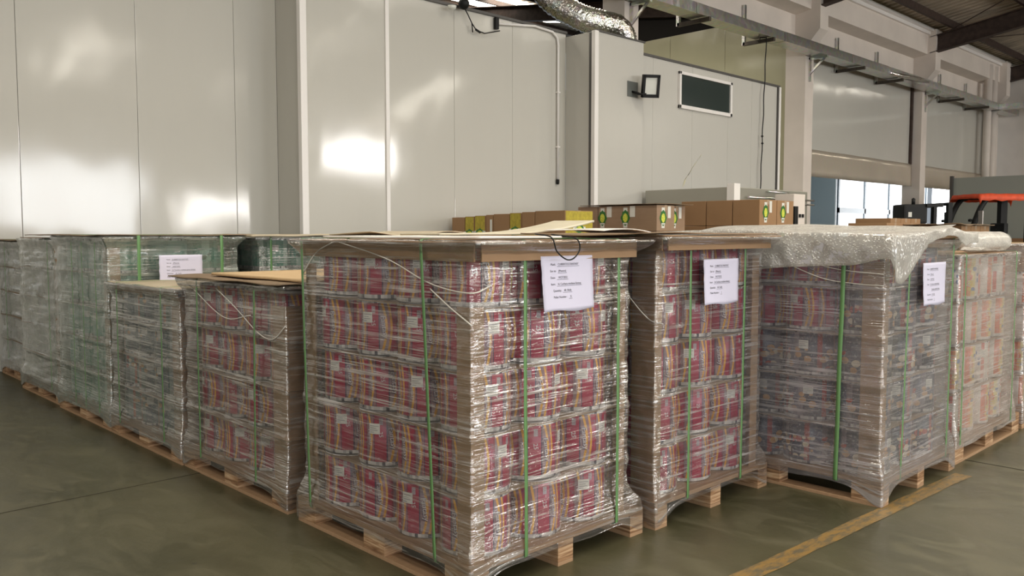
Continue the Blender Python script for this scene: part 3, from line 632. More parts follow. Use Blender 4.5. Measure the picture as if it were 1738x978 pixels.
# ================================================================ PALLETS AND LOADS
def pallet(x0, x1, y0, y1, h, label, skid='y', group=None):
    e = empty('wooden_pallet', (x0, y0, 0)); tag(e, label, 'pallet', group or 'wooden block pallets')
    L, W_ = x1 - x0, y1 - y0
    mb = MB(); mb.box(0, L, 0, W_, h - .020, h, bev=.002); mb.obj('deck_board', M['ply'], e)
    mb = MB()
    bx, by = .10, .10
    bw = (.09, .15) if skid == 'y' else (.15, .09)
    for ix in range(3):
        for iy in range(3):
            cx = (0, (L - bw[0]) / 2, L - bw[0])[ix]; cyy = (0, (W_ - bw[1]) / 2, W_ - bw[1])[iy]
            mb = MB(); mb.box(cx, cx + bw[0], cyy, cyy + bw[1], .016, h - .020, bev=.0025); mb.obj('block', M['wood'], e)
    for i in range(3):
        mb = MB()
        if skid == 'y': cx = (0, (L - .09) / 2, L - .09)[i]; mb.box(cx, cx + .09, 0, W_, 0, .016, bev=.002)
        else: cyy = (0, (W_ - .09) / 2, W_ - .09)[i]; mb.box(0, L, cyy, cyy + .09, 0, .016, bev=.002)
        mb.obj('skid_board', M['skid'], e)
    return e
# ---- one roll of printed film, with sticker, lettering, core
R_ = .1372; RH = .2295
def roll_proto(kind, mat, words_):
    mb = MB(); seg = 40; prof = [(R_ - .004, 0), (R_, .004), (R_, RH - .004), (R_ - .004, RH)]
    vv = [0, .02, .98, 1]
    mb.grid(4, seg, lambda r, c: (prof[r][0] * math.cos(2 * PI * c / seg), prof[r][0] * math.sin(2 * PI * c / seg), prof[r][1]), closed=True, uvf=lambda r, c: (c / seg, vv[r]))
    mb.lathe([(R_ - .004, RH), (.045, RH)], seg, 1, smooth=False); mb.lathe([(.045, 0), (R_ - .004, 0)], seg, 1, smooth=False)
    o = mb.obj('film_roll', [mat, M['roll_end']])
    mb = MB(); mb.lathe([(.045, 0), (.045, RH + .002), (.038, RH + .002), (.038, 0), (.045, 0)], 20); mb.obj('core', M['core'], o)
    a0, aw, z0, zh = -.22, .05 / R_, .135, .045
    mb = MB(); mb.grid(2, 6, lambda r, c: ((R_ + .0012) * math.cos(a0 + aw * c / 5), (R_ + .0012) * math.sin(a0 + aw * c / 5), z0 + zh * r))
    for i, wd in enumerate((.8, .55, .7, .35)):
        mb.grid(2, 4, lambda r, c: ((R_ + .002) * math.cos(a0 + aw * (.1 + wd * c / 3)), (R_ + .002) * math.sin(a0 + aw * (.1 + wd * c / 3)), z0 + zh * (.82 - i * .2) - .002 * r - .0015), mi=1)
    mb.obj('label_sticker', [M['sticker'], M['ink_grey']], o)
    if words_:
        mb = MB(); per = 2 * PI / 5
        for k in range(5):
            for (txt, size, p, zc, mi, rr) in words_:
                wd = font_mesh(txt, size)[2]
                ang0 = per * (k + p)
                def fn(x, y, ang0=ang0, wd=wd, zc=zc, rr=rr, size=size): a = ang0 + (y - size * .35) / R_ + .06 * ((x - wd / 2) / .06) ** 1; return ((R_ + rr) * math.cos(a), (R_ + rr) * math.sin(a), zc - (x - wd / 2))
                add_text(mb, txt, size, fn, mi)
        mb.obj('printed_lettering', [M['letter'], M['letter_sh']], o)
    return o
WD = [('Fantasy', .034, .41, .117, 1, .0010), ('Fantasy', .032, .425, .1185, 0, .0016), ('Fantasy', .024, .86, .118, 0, .0014), ('25', .026, .14, .135, 0, .0014)]
PR = {'crimson': ('r_crimson', 'crimson printed film roll', WD), 'dark': ('r_dark', 'dark food-print film roll', None), 'citrus': ('r_citrus', 'orange and white film roll', [('Fantasy', .034, .36, .115, 0, .0014)]),
      'teal': ('r_teal', 'dark teal printed film roll', None), 'green': ('r_green', 'green printed film roll', None), 'pale': ('r_pale', 'pale printed film roll', None)}
protos = {}
ORD = ('bottom', 'second', 'third', 'fourth', 'top')
def rolls(kindf, x0, y0, nx, ny, px, py, z0, pitch, nl, where, faces=('x', 'y'), group=None, zs=1.0):
    """rolls that show on the two near faces; i runs along x, j along y"""
    for l in range(nl):
        for i in range(nx):
            for j in range(ny):
                if not ((i == 0 and 'x' in faces) or (j == 0 and 'y' in faces)): continue
                kind = kindf(l, i, j)
                if kind not in protos:
                    protos[kind] = roll_proto(kind, M[PR[kind][0]], PR[kind][2]); o = protos[kind]
                else: o = copy_tree(protos[kind])
                o.scale = (1, 1, zs)
                o.location = (x0 + (i + .5) * px + random.uniform(-.006, .006), y0 + (j + .5) * py + random.uniform(-.006, .006), z0 + l * pitch)
                # the sticker faces out
                base = -PI / 2 if (j == 0 and i > 0) else (PI if j > 0 else -PI * .62)
                o.rotation_euler = (0, 0, base + random.choice((-1, 1, 1)) * random.uniform(.1, .75) + (0 if random.random() < .8 else 2.2))
                lay = ('topmost' if l == nl - 1 else ORD[l]) + ' layer'
                if i == 0 and j == 0: pos = 'near corner'
                elif j == 0: pos = ('', 'second', 'third', 'fourth')[i] + ' along right face'
                else: pos = ('', 'second', 'third', 'fourth')[j] + ' along left face'
                tag(o, '%s, %s, %s, %s' % (PR[kind][1], lay, pos, where), 'film roll', group or 'film rolls on the ' + where)
def sheets(x0, x1, y0, y1, zs, where, over=.004, wav=.004):
    for k, z in enumerate(zs):
        mb = MB(); n, m = 26, 22
        def fn(r, c):
            x = x0 - over + (x1 - x0 + 2 * over) * c / n; y = y0 - over + (y1 - y0 + 2 * over) * r / m
            return (x + .004 * noise.noise((y * 9, k, 1)), y + .004 * noise.noise((x * 9, k, 7)), z + wav * noise.noise((x * 4, y * 4, k * 3 + z)) * (1 if (c in (0, n) or r in (0, m)) else .15))
        mb.grid(m + 1, n + 1, fn); o = solid(mb.obj('cardboard_sheet', M['kraft_dark']), .003)
        tag(o, 'brown interleaf cardboard between the %s and next layer, %s' % (ORD[k], where), 'cardboard sheet', 'interleaf sheets of the ' + where)
def corner_post(x, y, sx, sy, z0, z1, label, a=.09, b=.09, bend=0):
    mb = MB(); n = 10; t = .006
    def sec(z): 
        k = (z - z0) / (z1 - z0); o_ = bend * k
        return [(x + o_, y), (x + o_ + sx * a, y), (x + o_ + sx * a, y + sy * t), (x + o_ + sx * t, y + sy * t), (x + o_ + sx * t, y + sy * b), (x + o_, y + sy * b)]
    zs = [z0 + (z1 - z0) * i / n for i in range(n + 1)]
    S = [[(p[0], p[1], z) for p in sec(z)] for z in zs]
    mb.grid(n + 1, 6, lambda r, c: S[r][c], closed=True, smooth=False)
    k = len(mb.v); mb.f.append(tuple(k - 6 + i for i in range(6))); mb.mi.append(0); mb.sm.append(False)
    tag(mb.obj('corner_board', M['kraft']), label, 'corner board', 'cardboard corner boards')
def strap(label, axis, pos, a0, a1, z0, z1, w=.017, tilt=0, mat='strap', sag=0):
    """closed strap loop in a plane across axis; a0/a1 the two faces; tilt shifts the bottom"""
    mb = MB(); P = []; r = .012
    for cx, cz, s in ((a0, z1, 0), (a1, z1, 1), (a1, z0, 2), (a0, z0, 3)):
        sx = r if s in (0, 3) else -r; sz = -r if s in (0, 1) else r
        for k in range(4):
            t = (PI - k * PI / 6) - s * PI / 2
            P.append((cx + sx + r * math.cos(t), cz + sz + r * math.sin(t)))
    Q = []
    for i in range(len(P)):
        a, b = P[i], P[(i + 1) % len(P)]; d = math.dist(a, b); n = max(1, int(d / .06))
        for k in range(n): Q.append((a[0] + (b[0] - a[0]) * k / n, a[1] + (b[1] - a[1]) * k / n))
    def fn(r_, c):
        q = Q[c]; o = (pos + tilt * (z1 - q[1]) / (z1 - z0)) + (r_ - .5) * w + .003 * noise.noise((q[1] * 3, pos * 9, q[0]))
        return (o, q[0], q[1]) if axis == 'x' else (q[0], o, q[1])
    mb.grid(2, len(Q), fn, closed=True)
    o = solid(mb.obj('green_strap', M[mat]), .0012)
    tag(o, label, 'strap', 'green packing straps'); return o
def film(label, pack, deck, lid, zd, zt, mat, seps=(), seed=0, amp=.006, drop=.05, turn=.06, bulge=None, flare=.14, cone=.10, extra=None, zfl=None):
    """stretch film: from the pallet edge up round the load to the lid"""
    nxs, nys, nc = 58, 58, 5; S = []
    def side(a, b, n, inc=True): return [a + (b - a) * (i + .5) / n for i in range(n)]
    # samples: (sx, sy, nx, ny) with sx, sy in 0..1
    for t in side(0, 1, nxs): S.append((t, 0, 0, -1))
    S.append('c10')
    for t in side(0, 1, nys): S.append((1, t, 1, 0))
    S.append('c11')
    for t in side(1, 0, nxs): S.append((t, 1, 0, 1))
    S.append('c01')
    for t in side(1, 0, nys): S.append((0, t, -1, 0))
    S.append('c00')
    S2 = []
    for q in S:
        if isinstance(q, str):
            sx, sy = int(q[1]), int(q[2])
            a0 = {'10': -PI / 2, '11': 0, '01': PI / 2, '00': PI}[q[1:]]
            for k in range(nc): S2.append((sx, sy, math.cos(a0 + PI / 2 * k / (nc - 1)), math.sin(a0 + PI / 2 * k / (nc - 1))))
        else: S2.append(q)
    N = len(S2); zb = zd - .03
    H = zt - zb; nz = int(H / .0135); U = [0.0]
    def sm(t): t = max(0, min(1, t)); return t * t * (3 - 2 * t)
    def pt(z, s):
        sx, sy, nx, ny = S2[s]
        kd = 1 - sm((z - zd) / flare); kl = sm((z - (zt - cone)) / cone) ** 1.5
        R = [pack[i] + (deck[i] - pack[i]) * kd + (lid[i] - pack[i]) * kl for i in range(4)]
        x = R[0] + (R[1] - R[0]) * sx; y = R[2] + (R[3] - R[2]) * sy
        dc = min(math.hypot(x - cx_, y - cy_) for cx_ in (R[0], R[1]) for cy_ in (R[2], R[3]))
        env = sm((z - zb) / .08) * sm((zt - z) / .04)
        u = x + y if nx * ny >= 0 else x - y
        d = .010 + amp * env * (.7 * noise.noise((x * 2.2 + seed, y * 2.2, z * 9 + (x + y) * 1.1)) + .35 * noise.noise((x * 4, y * 4 + seed, z * 40 - (x - y) * 2)))
        for zs in seps: d += .007 * math.exp(-((z - zs - .01 * noise.noise((x * 3, y * 3, zs))) / .018) ** 2)
        cr = math.exp(-(dc / .14) ** 2)
        d += env * cr * .007 * (noise.noise((x * 22, y * 22, z * 14 + seed)) + .6 * noise.noise((x * 50, y * 50, z * 40)))
        d += .012 * kl * noise.noise((x * 9, y * 9, seed))
        if bulge: d += bulge(x, y, z)
        return x + nx * d, y + ny * d, dc
    rowsz = [zb + H * i / nz for i in range(nz + 1)]
    V = []
    for i, z in enumerate(rowsz):
        row = []
        for s in range(N):
            x, y, dc = pt(z, s); zz = z
            if z < zd + .02: zz -= drop * math.exp(-(dc / .10) ** 2) * (1 - (z - zb) / (zd + .02 - zb)) + .010 * (1 + noise.noise((x * 4, y * 4, seed))) * (1 - (z - zb) / (zd + .02 - zb))
            row.append((x, y, zz))
        V.append(row)
    cxm, cym = (lid[0] + lid[1]) / 2, (lid[2] + lid[3]) / 2
    for k in range(1, 5):     # turned in over the lid
        row = []
        for s in range(N):
            x, y, z = V[nz][s]; dx, dy = cxm - x, cym - y; L = math.hypot(dx, dy); f = turn * k / 4 / L
            row.append((x + dx * f, y + dy * f, zt + .004 + .004 * noise.noise((x * 14, y * 14, k * .6 + seed))))
        V.append(row)
    for s in range(N):
        a, b = V[nz // 2][s], V[nz // 2][(s + 1) % N]; U.append(U[-1] + math.hypot(b[0] - a[0], b[1] - a[1]))
    mb = MB(); mb.grid(len(V), N, lambda r, c: V[r][c], closed=True, uvf=lambda r, c: (U[c], r * H / nz))
    o = mb.obj('stretch_wrap', mat); at = o.data.attributes.new('crease', 'FLOAT', 'POINT')
    cv = []
    for row in V:
        for (x, y, z) in row:
            dc = min(math.hypot(x - a_, y - b_) for a_ in (pack[0], pack[1]) for b_ in (pack[2], pack[3]))
            dt = max(0, zt - z)
            cv.append(math.exp(-(dc / .15) ** 2) + .8 * math.exp(-(dt / .12) ** 2) * math.exp(-(dc / .35) ** 2) + .6 * math.exp(-((z - zd - .06) / .08) ** 2) * math.exp(-(dc / .25) ** 2))
    at.data.foreach_set('value', cv)
    tag(o, label, 'stretch film', 'stretch film round the loads'); return o
def strands(parent, lines, r=.0028):
    mb = MB()
    for L in lines: mb.tube(crsp(L, 8), r, 6)
    return tag(mb.obj('film_strand', M['strand'], parent), 'twisted rope of film')
M['strand'] = simple('twisted_film', (.72, .68, .62, 1), .25)
def lid_sheet(name, x0, x1, y0, y1, z, label, mat='kraft', th=.006, wav=.006, flap=0, seed=0, curl=None, cat='cardboard sheet'):
    mb = MB(); n, m = 40, 40
    def fn(r, c):
        x = x0 + (x1 - x0) * c / n; y = y0 + (y1 - y0) * r / m
        edge = 1 if (c in (0, n) or r in (0, m)) else .6
        zz = z + wav * edge * noise.noise((x * 3 + seed, y * 3, seed))
        if curl: zz += curl(x, y)
        return (x + .006 * noise.noise((y * 6, seed, 3)) * (c in (0, n)), y + .006 * noise.noise((x * 6, seed, 5)) * (r in (0, m)), zz)
    mb.grid(m + 1, n + 1, fn); o = solid(mb.obj(name, M[mat]), th, 0)
    tag(o, label, cat)
    if flap:
        mb = MB()
        mb.box(x0 + .05, x1 - .05, y0 + .03, y0 + .036, z - flap, z - .006); mb.box(x0 + .03, x0 + .036, y0 + .05, y1 - .05, z - flap, z - .006)
        mb.obj('folded_flap', M['kraft'], o)
    return o
def document(label, y, x0, x1, z0, z1, lines, bot=.006, tiltx=0, fs=.0125):
    e = empty('shipping_sheet', (x0, y, z0)); tag(e, label, 'paper sheet', 'shipping sheets taped to loads')
    W_, H_ = x1 - x0, z1 - z0
    def S(u, v): return (u + tiltx * (1 - v / H_), -.002 - .006 * math.sin(u / W_ * PI * 1.3 + .4) * (1 - v / H_) - bot * (1 - v / H_) ** 2, v)
    mb = MB(); mb.grid(16, 16, lambda r, c: S(W_ * c / 15 + .003 * noise.noise((r * .5, c * 2, y)), H_ * r / 15 + (.004 * math.sin(c * .5) if r == 0 else 0)))
    pp = solid(mb.obj('paper', M['paper'], e), .0005)
    mb = MB(); n = len(lines)
    for i, (ind, head, val) in enumerate(lines):
        v0 = H_ * (.83 - .118 * i)
        def fn(x, y_, off): q = S(off + x, v0 + y_); return (q[0], q[1] - .0012, q[2])
        w1 = add_text(mb, head, fs, lambda x, y_: fn(x, y_, ind))
        if val:
            st = ind + w1 + .012
            w2 = add_text(mb, val, fs, lambda x, y_: fn(x, y_, st))
            mb.grid(2, 10, lambda r, c: fn(-.004 + (w2 + .008) * c / 9, -.0035 - .0012 * r, st))
    mb.obj('printed_text', M['ink'], pp); return e

# ---------------- front load (A)
Z5 = lambda h, n=5: [h + .236 * k + .231 for k in range(n - 1)]
pitch = .236
h = .118
pallet(1.965, 2.985, 2.245, 3.465, h, 'wooden block pallet under the nearest crimson load')
rolls(lambda l, i, j: 'crimson', 2.0, 2.285, 3, 4, .286, .276, h + .004, pitch, 5, 'nearest load')
sheets(2.0, 2.86, 2.285, 3.39, Z5(h), 'nearest load')
lid_sheet('cardboard_sheet', 1.95, 2.94, 2.19, 3.46, 1.306, 'kraft cardboard lid on the nearest load', flap=.07, seed=1, cat='cardboard lid')
corner_post(1.988, 2.268, 1, 1, h, 1.07, 'tall kraft corner board at the near corner of the nearest load', .065, .078)
corner_post(1.988, 3.40, 1, -1, h, 1.2, 'kraft corner board at the left end of the nearest load', .05, .07)
corner_post(2.878, 2.27, -1, 1, h, 1.1, 'kraft corner board at the right end of the nearest load', .04, .06)
fA = film('clear crinkled stretch film around the nearest crimson load', (1.985, 2.88, 2.265, 3.405), (1.965, 2.98, 2.25, 3.46), (1.94, 2.95, 2.18, 3.47), h, 1.308,
     mat_film('stretch_film_clear', (.62, .58, .56, 1), veil=.07, streak=.50, seed=1.3), Z5(h), 1, drop=.06)
strands(fA, [[(1.955, 3.07, 1.30), (1.972, 2.75, 1.235), (1.972, 2.48, 1.15), (1.97, 2.25, 1.125), (2.06, 2.235, 1.15)], [(1.955, 3.12, 1.30), (1.968, 3.28, 1.25), (1.968, 3.40, 1.15)],
            [(1.972, 2.48, 1.13), (1.965, 2.36, 1.07), (1.968, 2.24, 1.01)]])
strap('green strap on the right face of the nearest load, near its corner', 'x', 2.231, 2.236, 3.43, .09, 1.314, tilt=.01)
strap('green strap at the far right of the nearest load', 'x', 2.79, 2.236, 3.43, .09, 1.314, tilt=.0)
strap('green strap on the left face of the nearest load, near its corner', 'y', 2.515, 1.956, 2.92, .09, 1.316, tilt=-.075)
strap('green strap at the far left of the nearest load', 'y', 3.385, 1.956, 2.92, .09, 1.316, tilt=-.045)
document('lilac-white shipping sheet with black print on the nearest load', 2.222, 2.30, 2.60, 1.035, 1.25,
    [(.05, 'Mark:', 'CUBIERTOS FANTASY'), (.045, 'Sen to:', '(Mexico)'), (.045, 'Date:', ' 10/27/2021 '), (.045, 'Item:', '16 Cuchara mediana fantasy'), (.055, 'Quantity:', ' 60 ' + ' Rolls'), (.055, 'Pallet Number :', ' 31 ')], tiltx=.012)
o = lid_sheet('foam_board', 1.99, 2.42, 2.22, 3.25, 1.322, 'thin white foam board lying on the lid of the nearest load', 'foam', .008, .003, seed=4, cat='foam board')
mb = MB(); mb.tube(crsp([(2.30, 2.25, 1.335), (2.30, 2.165, 1.322), (2.325, 2.16, 1.27), (2.375, 2.155, 1.238), (2.42, 2.155, 1.245), (2.455, 2.16, 1.28), (2.44, 2.17, 1.318), (2.40, 2.26, 1.333)], 8), .0028, 8)
tag(mb.obj('black_cord', M['black']), 'black cord looping over the edge above the shipping sheet of the nearest load', 'cord')

# ---------------- load B
h = .125
pallet(3.045, 4.03, 2.22, 3.44, h, 'wooden block pallet under the second crimson load')
rolls(lambda l, i, j: 'crimson', 3.085, 2.265, 3, 4, .286, .276, h + .004, pitch, 5, 'second load')
sheets(3.085, 3.94, 2.265, 3.37, Z5(h), 'second load')
lid_sheet('cardboard_sheet', 3.0, 3.985, 2.14, 3.43, 1.322, 'kraft cardboard lid on the second load', flap=.06, seed=2, cat='cardboard lid')
lid_sheet('torn_cardboard', 2.86, 3.98, 2.16, 2.9, 1.335, 'dark torn cardboard sheet lying over the second load lid', 'kraft_dark', .005, .012, seed=8)
corner_post(3.062, 2.245, 1, 1, h, 1.29, 'kraft corner board at the near corner of the second load', .05, .13, 0)
corner_post(3.955, 2.245, -1, 1, h, 1.22, 'kraft corner board at the right end of the second load', .065, .06)
fB = film('clear stretch film around the second crimson load', (3.06, 3.96, 2.245, 3.385), (3.05, 4.02, 2.225, 3.44), (2.99, 3.985, 2.14, 3.43), h, 1.318,
     mat_film('stretch_film_clear_second', (.62, .59, .58, 1), veil=.09, streak=.50, seed=4.1), Z5(h), 2, drop=.07)
strands(fB, [[(3.04, 2.6, 1.28), (3.04, 2.3, .98), (3.10, 2.228, .93)], [(3.04, 2.9, 1.2), (3.04, 2.5, 1.0)]], .0025)
strap('green strap left of the sheet on the second load', 'x', 3.29, 2.214, 3.40, .09, 1.328)
strap('green strap right of the sheet on the second load', 'x', 3.765, 2.214, 3.40, .09, 1.328, tilt=-.01)
document('white shipping sheet between two straps on the second load', 2.20, 3.37, 3.675, 1.0, 1.215,
    [(.05, 'Mark:', 'CUBIERTOS FANTASY'), (.05, 'Sen to:', '(Mexico)'), (.05, 'Date:', ' 10/27/2021 '), (.045, 'Item:', '16 Cuchara mediana fantasy'), (.045, 'Quantity:', ' 60 ' + ' Rolls'), (.045, 'Pallet Number :', ' 1 ')], fs=.0125)

# ---------------- load C, bubble wrap on top
h = .125
pallet(4.085, 5.09, 1.64, 2.86, h, 'wooden block pallet under the bubble-wrapped load')
rolls(lambda l, i, j: 'crimson' if (l == 4 and not (i > 0)) or (l == 3 and j > 0) else 'dark', 4.125, 1.685, 3, 4, .286, .276, h + .004, pitch, 5, 'bubble-wrapped load')
sheets(4.125, 4.98, 1.685, 2.79, Z5(h), 'bubble-wrapped load')
lid_sheet('cardboard_sheet', 4.08, 5.05, 1.62, 2.86, 1.312, 'kraft cardboard lid under the bubble wrap', flap=.05, seed=3, cat='cardboard lid')
corner_post(4.10, 1.665, 1, 1, h, 1.2, 'kraft corner board at the near corner of the bubble-wrapped load', .07, .10)
fC = film('hazy stretch film around the bubble-wrapped load', (4.10, 5.01, 1.665, 2.81), (4.09, 5.08, 1.645, 2.86), (4.08, 5.05, 1.64, 2.85), h, 1.30,
     mat_film('stretch_film_hazy', (.58, .55, .57, 1), .26, .50, seed=7.7), Z5(h), 3, drop=.08)
strands(fC, [[(4.085, 2.35, 1.26), (4.085, 2.0, 1.12), (4.085, 1.8, 1.09), (4.085, 1.66, 1.085)], [(4.085, 2.15, 1.22), (4.085, 1.9, 1.16), (4.085, 1.66, 1.14)]], .0025)
strap('green strap on the left face of the bubble-wrapped load', 'y', 1.85, 4.075, 5.03, .09, 1.318, w=.022, tilt=.02)
strap('green strap on the right face near the corner of the bubble-wrapped load', 'x', 4.36, 1.64, 2.82, .09, 1.318, tilt=-.05)
strap('green strap right of the sheet on the bubble-wrapped load', 'x', 4.965, 1.64, 2.82, .09, 1.318, w=.02, tilt=-.02)
document('narrow white shipping sheet on the bubble-wrapped load', 1.625, 4.48, 4.80, .965, 1.185,
    [(.05, 'Mark:', 'CUBIERTOS FANTASY'), (.05, 'Sen to:', '(Mexico)'), (.05, 'Date:', ' 10/27/2021 '), (.05, 'Item:', '16 Cuchara mediana fantasy'), (.09, '', ' Cuchara mediana fantasy'), (.045, 'Quantity:', ' 60 ' + ' Rolls'), (.045, 'Pallet Number :', ' 5 ')], fs=.012)
# bubble wrap: cap over the top with hanging skirts
def bubble_cap():
    mb = MB(); x0, x1, y0, y1 = 4.05, 5.22, 1.60, 2.95; n, m = 90, 90
    hang_l, hang_r = .17, .12
    # (u, v) runs past the edges; outside the top it hangs down
    def fn(r, c):
        u = -hang_l + (x1 - x0 + hang_l) * c / n; v = -hang_r + (y1 - y0 + hang_r) * r / m
        ou, ov = max(0, -u), max(0, -v)
        x = x0 + max(0, u); y = y0 + max(0, v)
        zt = 1.335 + .035 * math.exp(-((x - 4.75) / .28) ** 2) + .018 * math.exp(-((y - 2.5) / .5) ** 2) + .008 * noise.noise((x * 4, y * 4, 1)) + .02 * max(0, x - 5.05)
        # hem varies
        k = 1.0
        if ou > 0: k = .95 + .45 * math.exp(-((y - 2.6) / .4) ** 2) - .25 * math.exp(-((y - 1.63) / .12) ** 2)
        if ov > 0:
            k = 1.6 * math.exp(-((x - 4.12) / .24) ** 2) + .38 + .3 * math.exp(-((x - 5.0) / .1) ** 2)
            if x > 5.08: k = .5
        z = zt - max(ou, ov) * k
        if ou > 0 and ov > 0: z = zt - max(ou * 1.0, ov * 1.1)
        out = .012 * noise.noise((x * 7, y * 7, z * 6)) + .010 * noise.noise((x * 18, y * 18, z * 14))
        bl = min(1, max(ou, ov) / .05)
        x -= (out + .006) * (ou > 0) * bl; y -= (out + .006) * (ov > 0) * bl
        return (x, y, z)
    mb.grid(m + 1, n + 1, fn, uvf=lambda r, c: ((x1 - x0 + hang_l) * c / n, (y1 - y0 + hang_r) * r / m))
    o = solid(mb.obj('bubble_wrap_sheet', M['bubble']), .003)
    tag(o, 'translucent bubble wrap sheet draped over the load with hanging hems', 'bubble wrap'); return o
bubble_cap()
mb = MB()
def tail(r, c):
    u = c / 30; v = r / 14
    x = 4.95 + .58 * u; y = 1.72 + .85 * v + .10 * u * (1 - v)
    return (x, y, 1.350 + .034 * u - .015 * u * v + .012 * noise.noise((x * 5, y * 5, 0)) - .05 * max(0, u - .7) * v)
mb.grid(15, 31, tail, uvf=lambda r, c: (c / 30 * .6, r / 14 * .8))
tag(solid(mb.obj('bubble_wrap_offcut', M['bubble']), .003), 'pointed end of bubble wrap sticking out to the right', 'bubble wrap')

# ---------------- load D
h = .13
pallet(5.15, 6.375, 1.66, 2.66, h, 'wooden pallet with bottom boards under the orange and white load', skid='x')
rolls(lambda l, i, j: 'citrus', 5.19, 1.70, 4, 3, .262, .286, h + .004, .268, 4, 'orange and white load', zs=1.14)
sheets(5.19, 6.23, 1.70, 2.56, [h + .268 * k + .265 for k in range(3)], 'orange and white load')
lid_sheet('cardboard_sheet', 5.17, 6.28, 1.68, 2.6, 1.212, 'kraft cardboard lid on the orange and white load', seed=5, cat='cardboard lid')
film('pinkish hazy stretch film around the orange and white load', (5.165, 6.255, 1.68, 2.585), (5.16, 6.28, 1.665, 2.60), (5.16, 6.29, 1.67, 2.6), h, 1.210,
     mat_film('stretch_film_pinkish', (.74, .66, .62, 1), .34, .40, seed=11.1), [h + .268 * k + .265 for k in range(3)], 4, drop=.0)
strap('green strap near the left of the orange and white load', 'x', 5.22, 1.655, 2.6, .10, 1.222, w=.018)
strap('green strap near the right of the orange and white load', 'x', 6.17, 1.655, 2.6, .10, 1.222, w=.018)
# bubble roll
e = empty('bubble_wrap_roll', (5.44, 1.68, 1.222)); tag(e, 'rolled up bubble wrap lying on the orange and white load', 'bubble wrap roll')
mb = MB(); seg, nl = 48, 40
def br(r, c):
    k = r / nl; a = 2 * PI * c / seg; rad = .062 + .004 * noise.noise((k * 6, math.cos(a) * 2, math.sin(a) * 2)) + .003 * math.sin(a * 2)
    e_ = min(k, 1 - k) * .72; rad -= .02 * math.exp(-e_ / .012)
    return (.06 + .72 * k, .08 + rad * math.cos(a), .062 + rad * math.sin(a))
mb.grid(nl + 1, seg, br, closed=True, uvf=lambda r, c: (.72 * r / nl, .39 * c / seg)); mb.obj('rolled_sheet', M['bubble'], e)
mb = MB(); mb.lathe([(.0, 0), (.055, 0)], 24, smooth=False); o = mb.obj('roll_end', M['bubble'], e); o.rotation_euler = (0, PI / 2, 0); o.location = (.79, .08, .062)
mb = MB(); mb.lathe([(.0, 0), (.050, 0), (.048, .70), (0, .70)], 24); o = mb.obj('inner_coil', M['foam'], e); o.rotation_euler = (0, PI / 2, 0); o.location = (.07, .08, .062)
mb = MB(); mb.grid(8, 20, lambda r, c: (-.1 + .5 * c / 19, -.06 + .12 * r / 7, .012 + .02 * math.exp(-((c - 4) / 3) ** 2) + .006 * noise.noise((c * .5, r * .5, 1))), uvf=lambda r, c: (.5 * c / 19, .12 * r / 7)); mb.obj('loose_flap', M['bubble'], e)

# ---------------- load E at right edge
h = .13
pallet(6.45, 7.45, 1.66, 2.86, h, 'wooden pallet at the right edge of the picture')
rolls(lambda l, i, j: 'citrus', 6.48, 1.70, 3, 4, .286, .276, h + .004, pitch, 4, 'right edge load')
sheets(6.48, 7.33, 1.70, 2.8, Z5(h, 4), 'right edge load')
lid_sheet('cardboard_sheet', 6.44, 7.40, 1.66, 2.85, 1.262, 'kraft cardboard lid on the right edge load', seed=6, cat='cardboard lid')
mb = MB(); mb.box(6.49, 7.33, 1.71, 2.78, h + .236 * 4, 1.255); tag(mb.obj('filler_box', M['kraft']), 'flat carton filling the top of the right edge load', 'carton')
film('hazy stretch film around the load at the right edge', (6.455, 7.36, 1.68, 2.81), (6.45, 7.44, 1.665, 2.86), (6.44, 7.41, 1.66, 2.85), h, 1.262, mat_film('stretch_film_right', (.72, .65, .62, 1), .34, .40, seed=13), Z5(h, 4), 5)
strap('green strap on the load at the right edge', 'x', 6.55, 1.655, 2.83, .10, 1.274)
document('white shipping sheet cut by the right edge of the photo', 1.64, 6.63, 6.90, .93, 1.17, [(.04, 'Mark:', 'CUBIERTOS FANTASY'), (.04, 'Sen to:', '(Mexico)'), (.04, 'Date:', ' 10/27/2021 ')])

# ---------------- load F, low crimson
h = .118
pallet(1.965, 2.985, 3.565, 4.745, h, 'wooden block pallet under the low crimson load')
rolls(lambda l, i, j: 'crimson', 2.0, 3.60, 3, 4, .286, .27, h + .004, pitch, 4, 'low crimson load')
sheets(2.0, 2.86, 3.60, 4.68, Z5(h, 4), 'low crimson load', .02, .012)
corner_post(1.985, 3.585, 1, 1, h, .99, 'kraft corner board at the near end of the low crimson load', .09, .13)
fF = film('slack stretch film around the low crimson load', (1.985, 2.88, 3.585, 4.70), (1.965, 2.98, 3.57, 4.74), (1.95, 2.95, 3.54, 4.74), h, 1.085, mat_film('stretch_film_slack', (.56, .52, .48, 1), .14, .58, seed=17, rot=-.12), Z5(h, 4), 6, amp=.012, drop=.06)
strands(fF, [[(1.962, 4.28, 1.05), (1.968, 4.05, .95), (1.966, 3.83, .85), (1.966, 3.68, .83), (1.966, 3.56, .90)], [(1.966, 4.62, 1.05), (1.966, 4.2, .90), (1.966, 3.9, .93)]])
lid_sheet('cardboard_sheet', 1.92, 2.97, 3.54, 4.80, 1.096, 'dark warped cardboard sheet covering the low crimson load', 'kraft_dark', .006, .014, seed=11, cat='cardboard lid')
lid_sheet('pine_board', 2.05, 2.95, 3.52, 4.52, 1.112, 'pale pine board lying on the low crimson load', 'pine', .014, .002, seed=12, cat='board')
strap('green strap near the right end of the low crimson load', 'y', 3.84, 1.955, 2.90, .09, 1.092, tilt=.02, w=.015)
strap('green strap near the left end of the low crimson load', 'y', 4.50, 1.955, 2.90, .09, 1.092, w=.015)

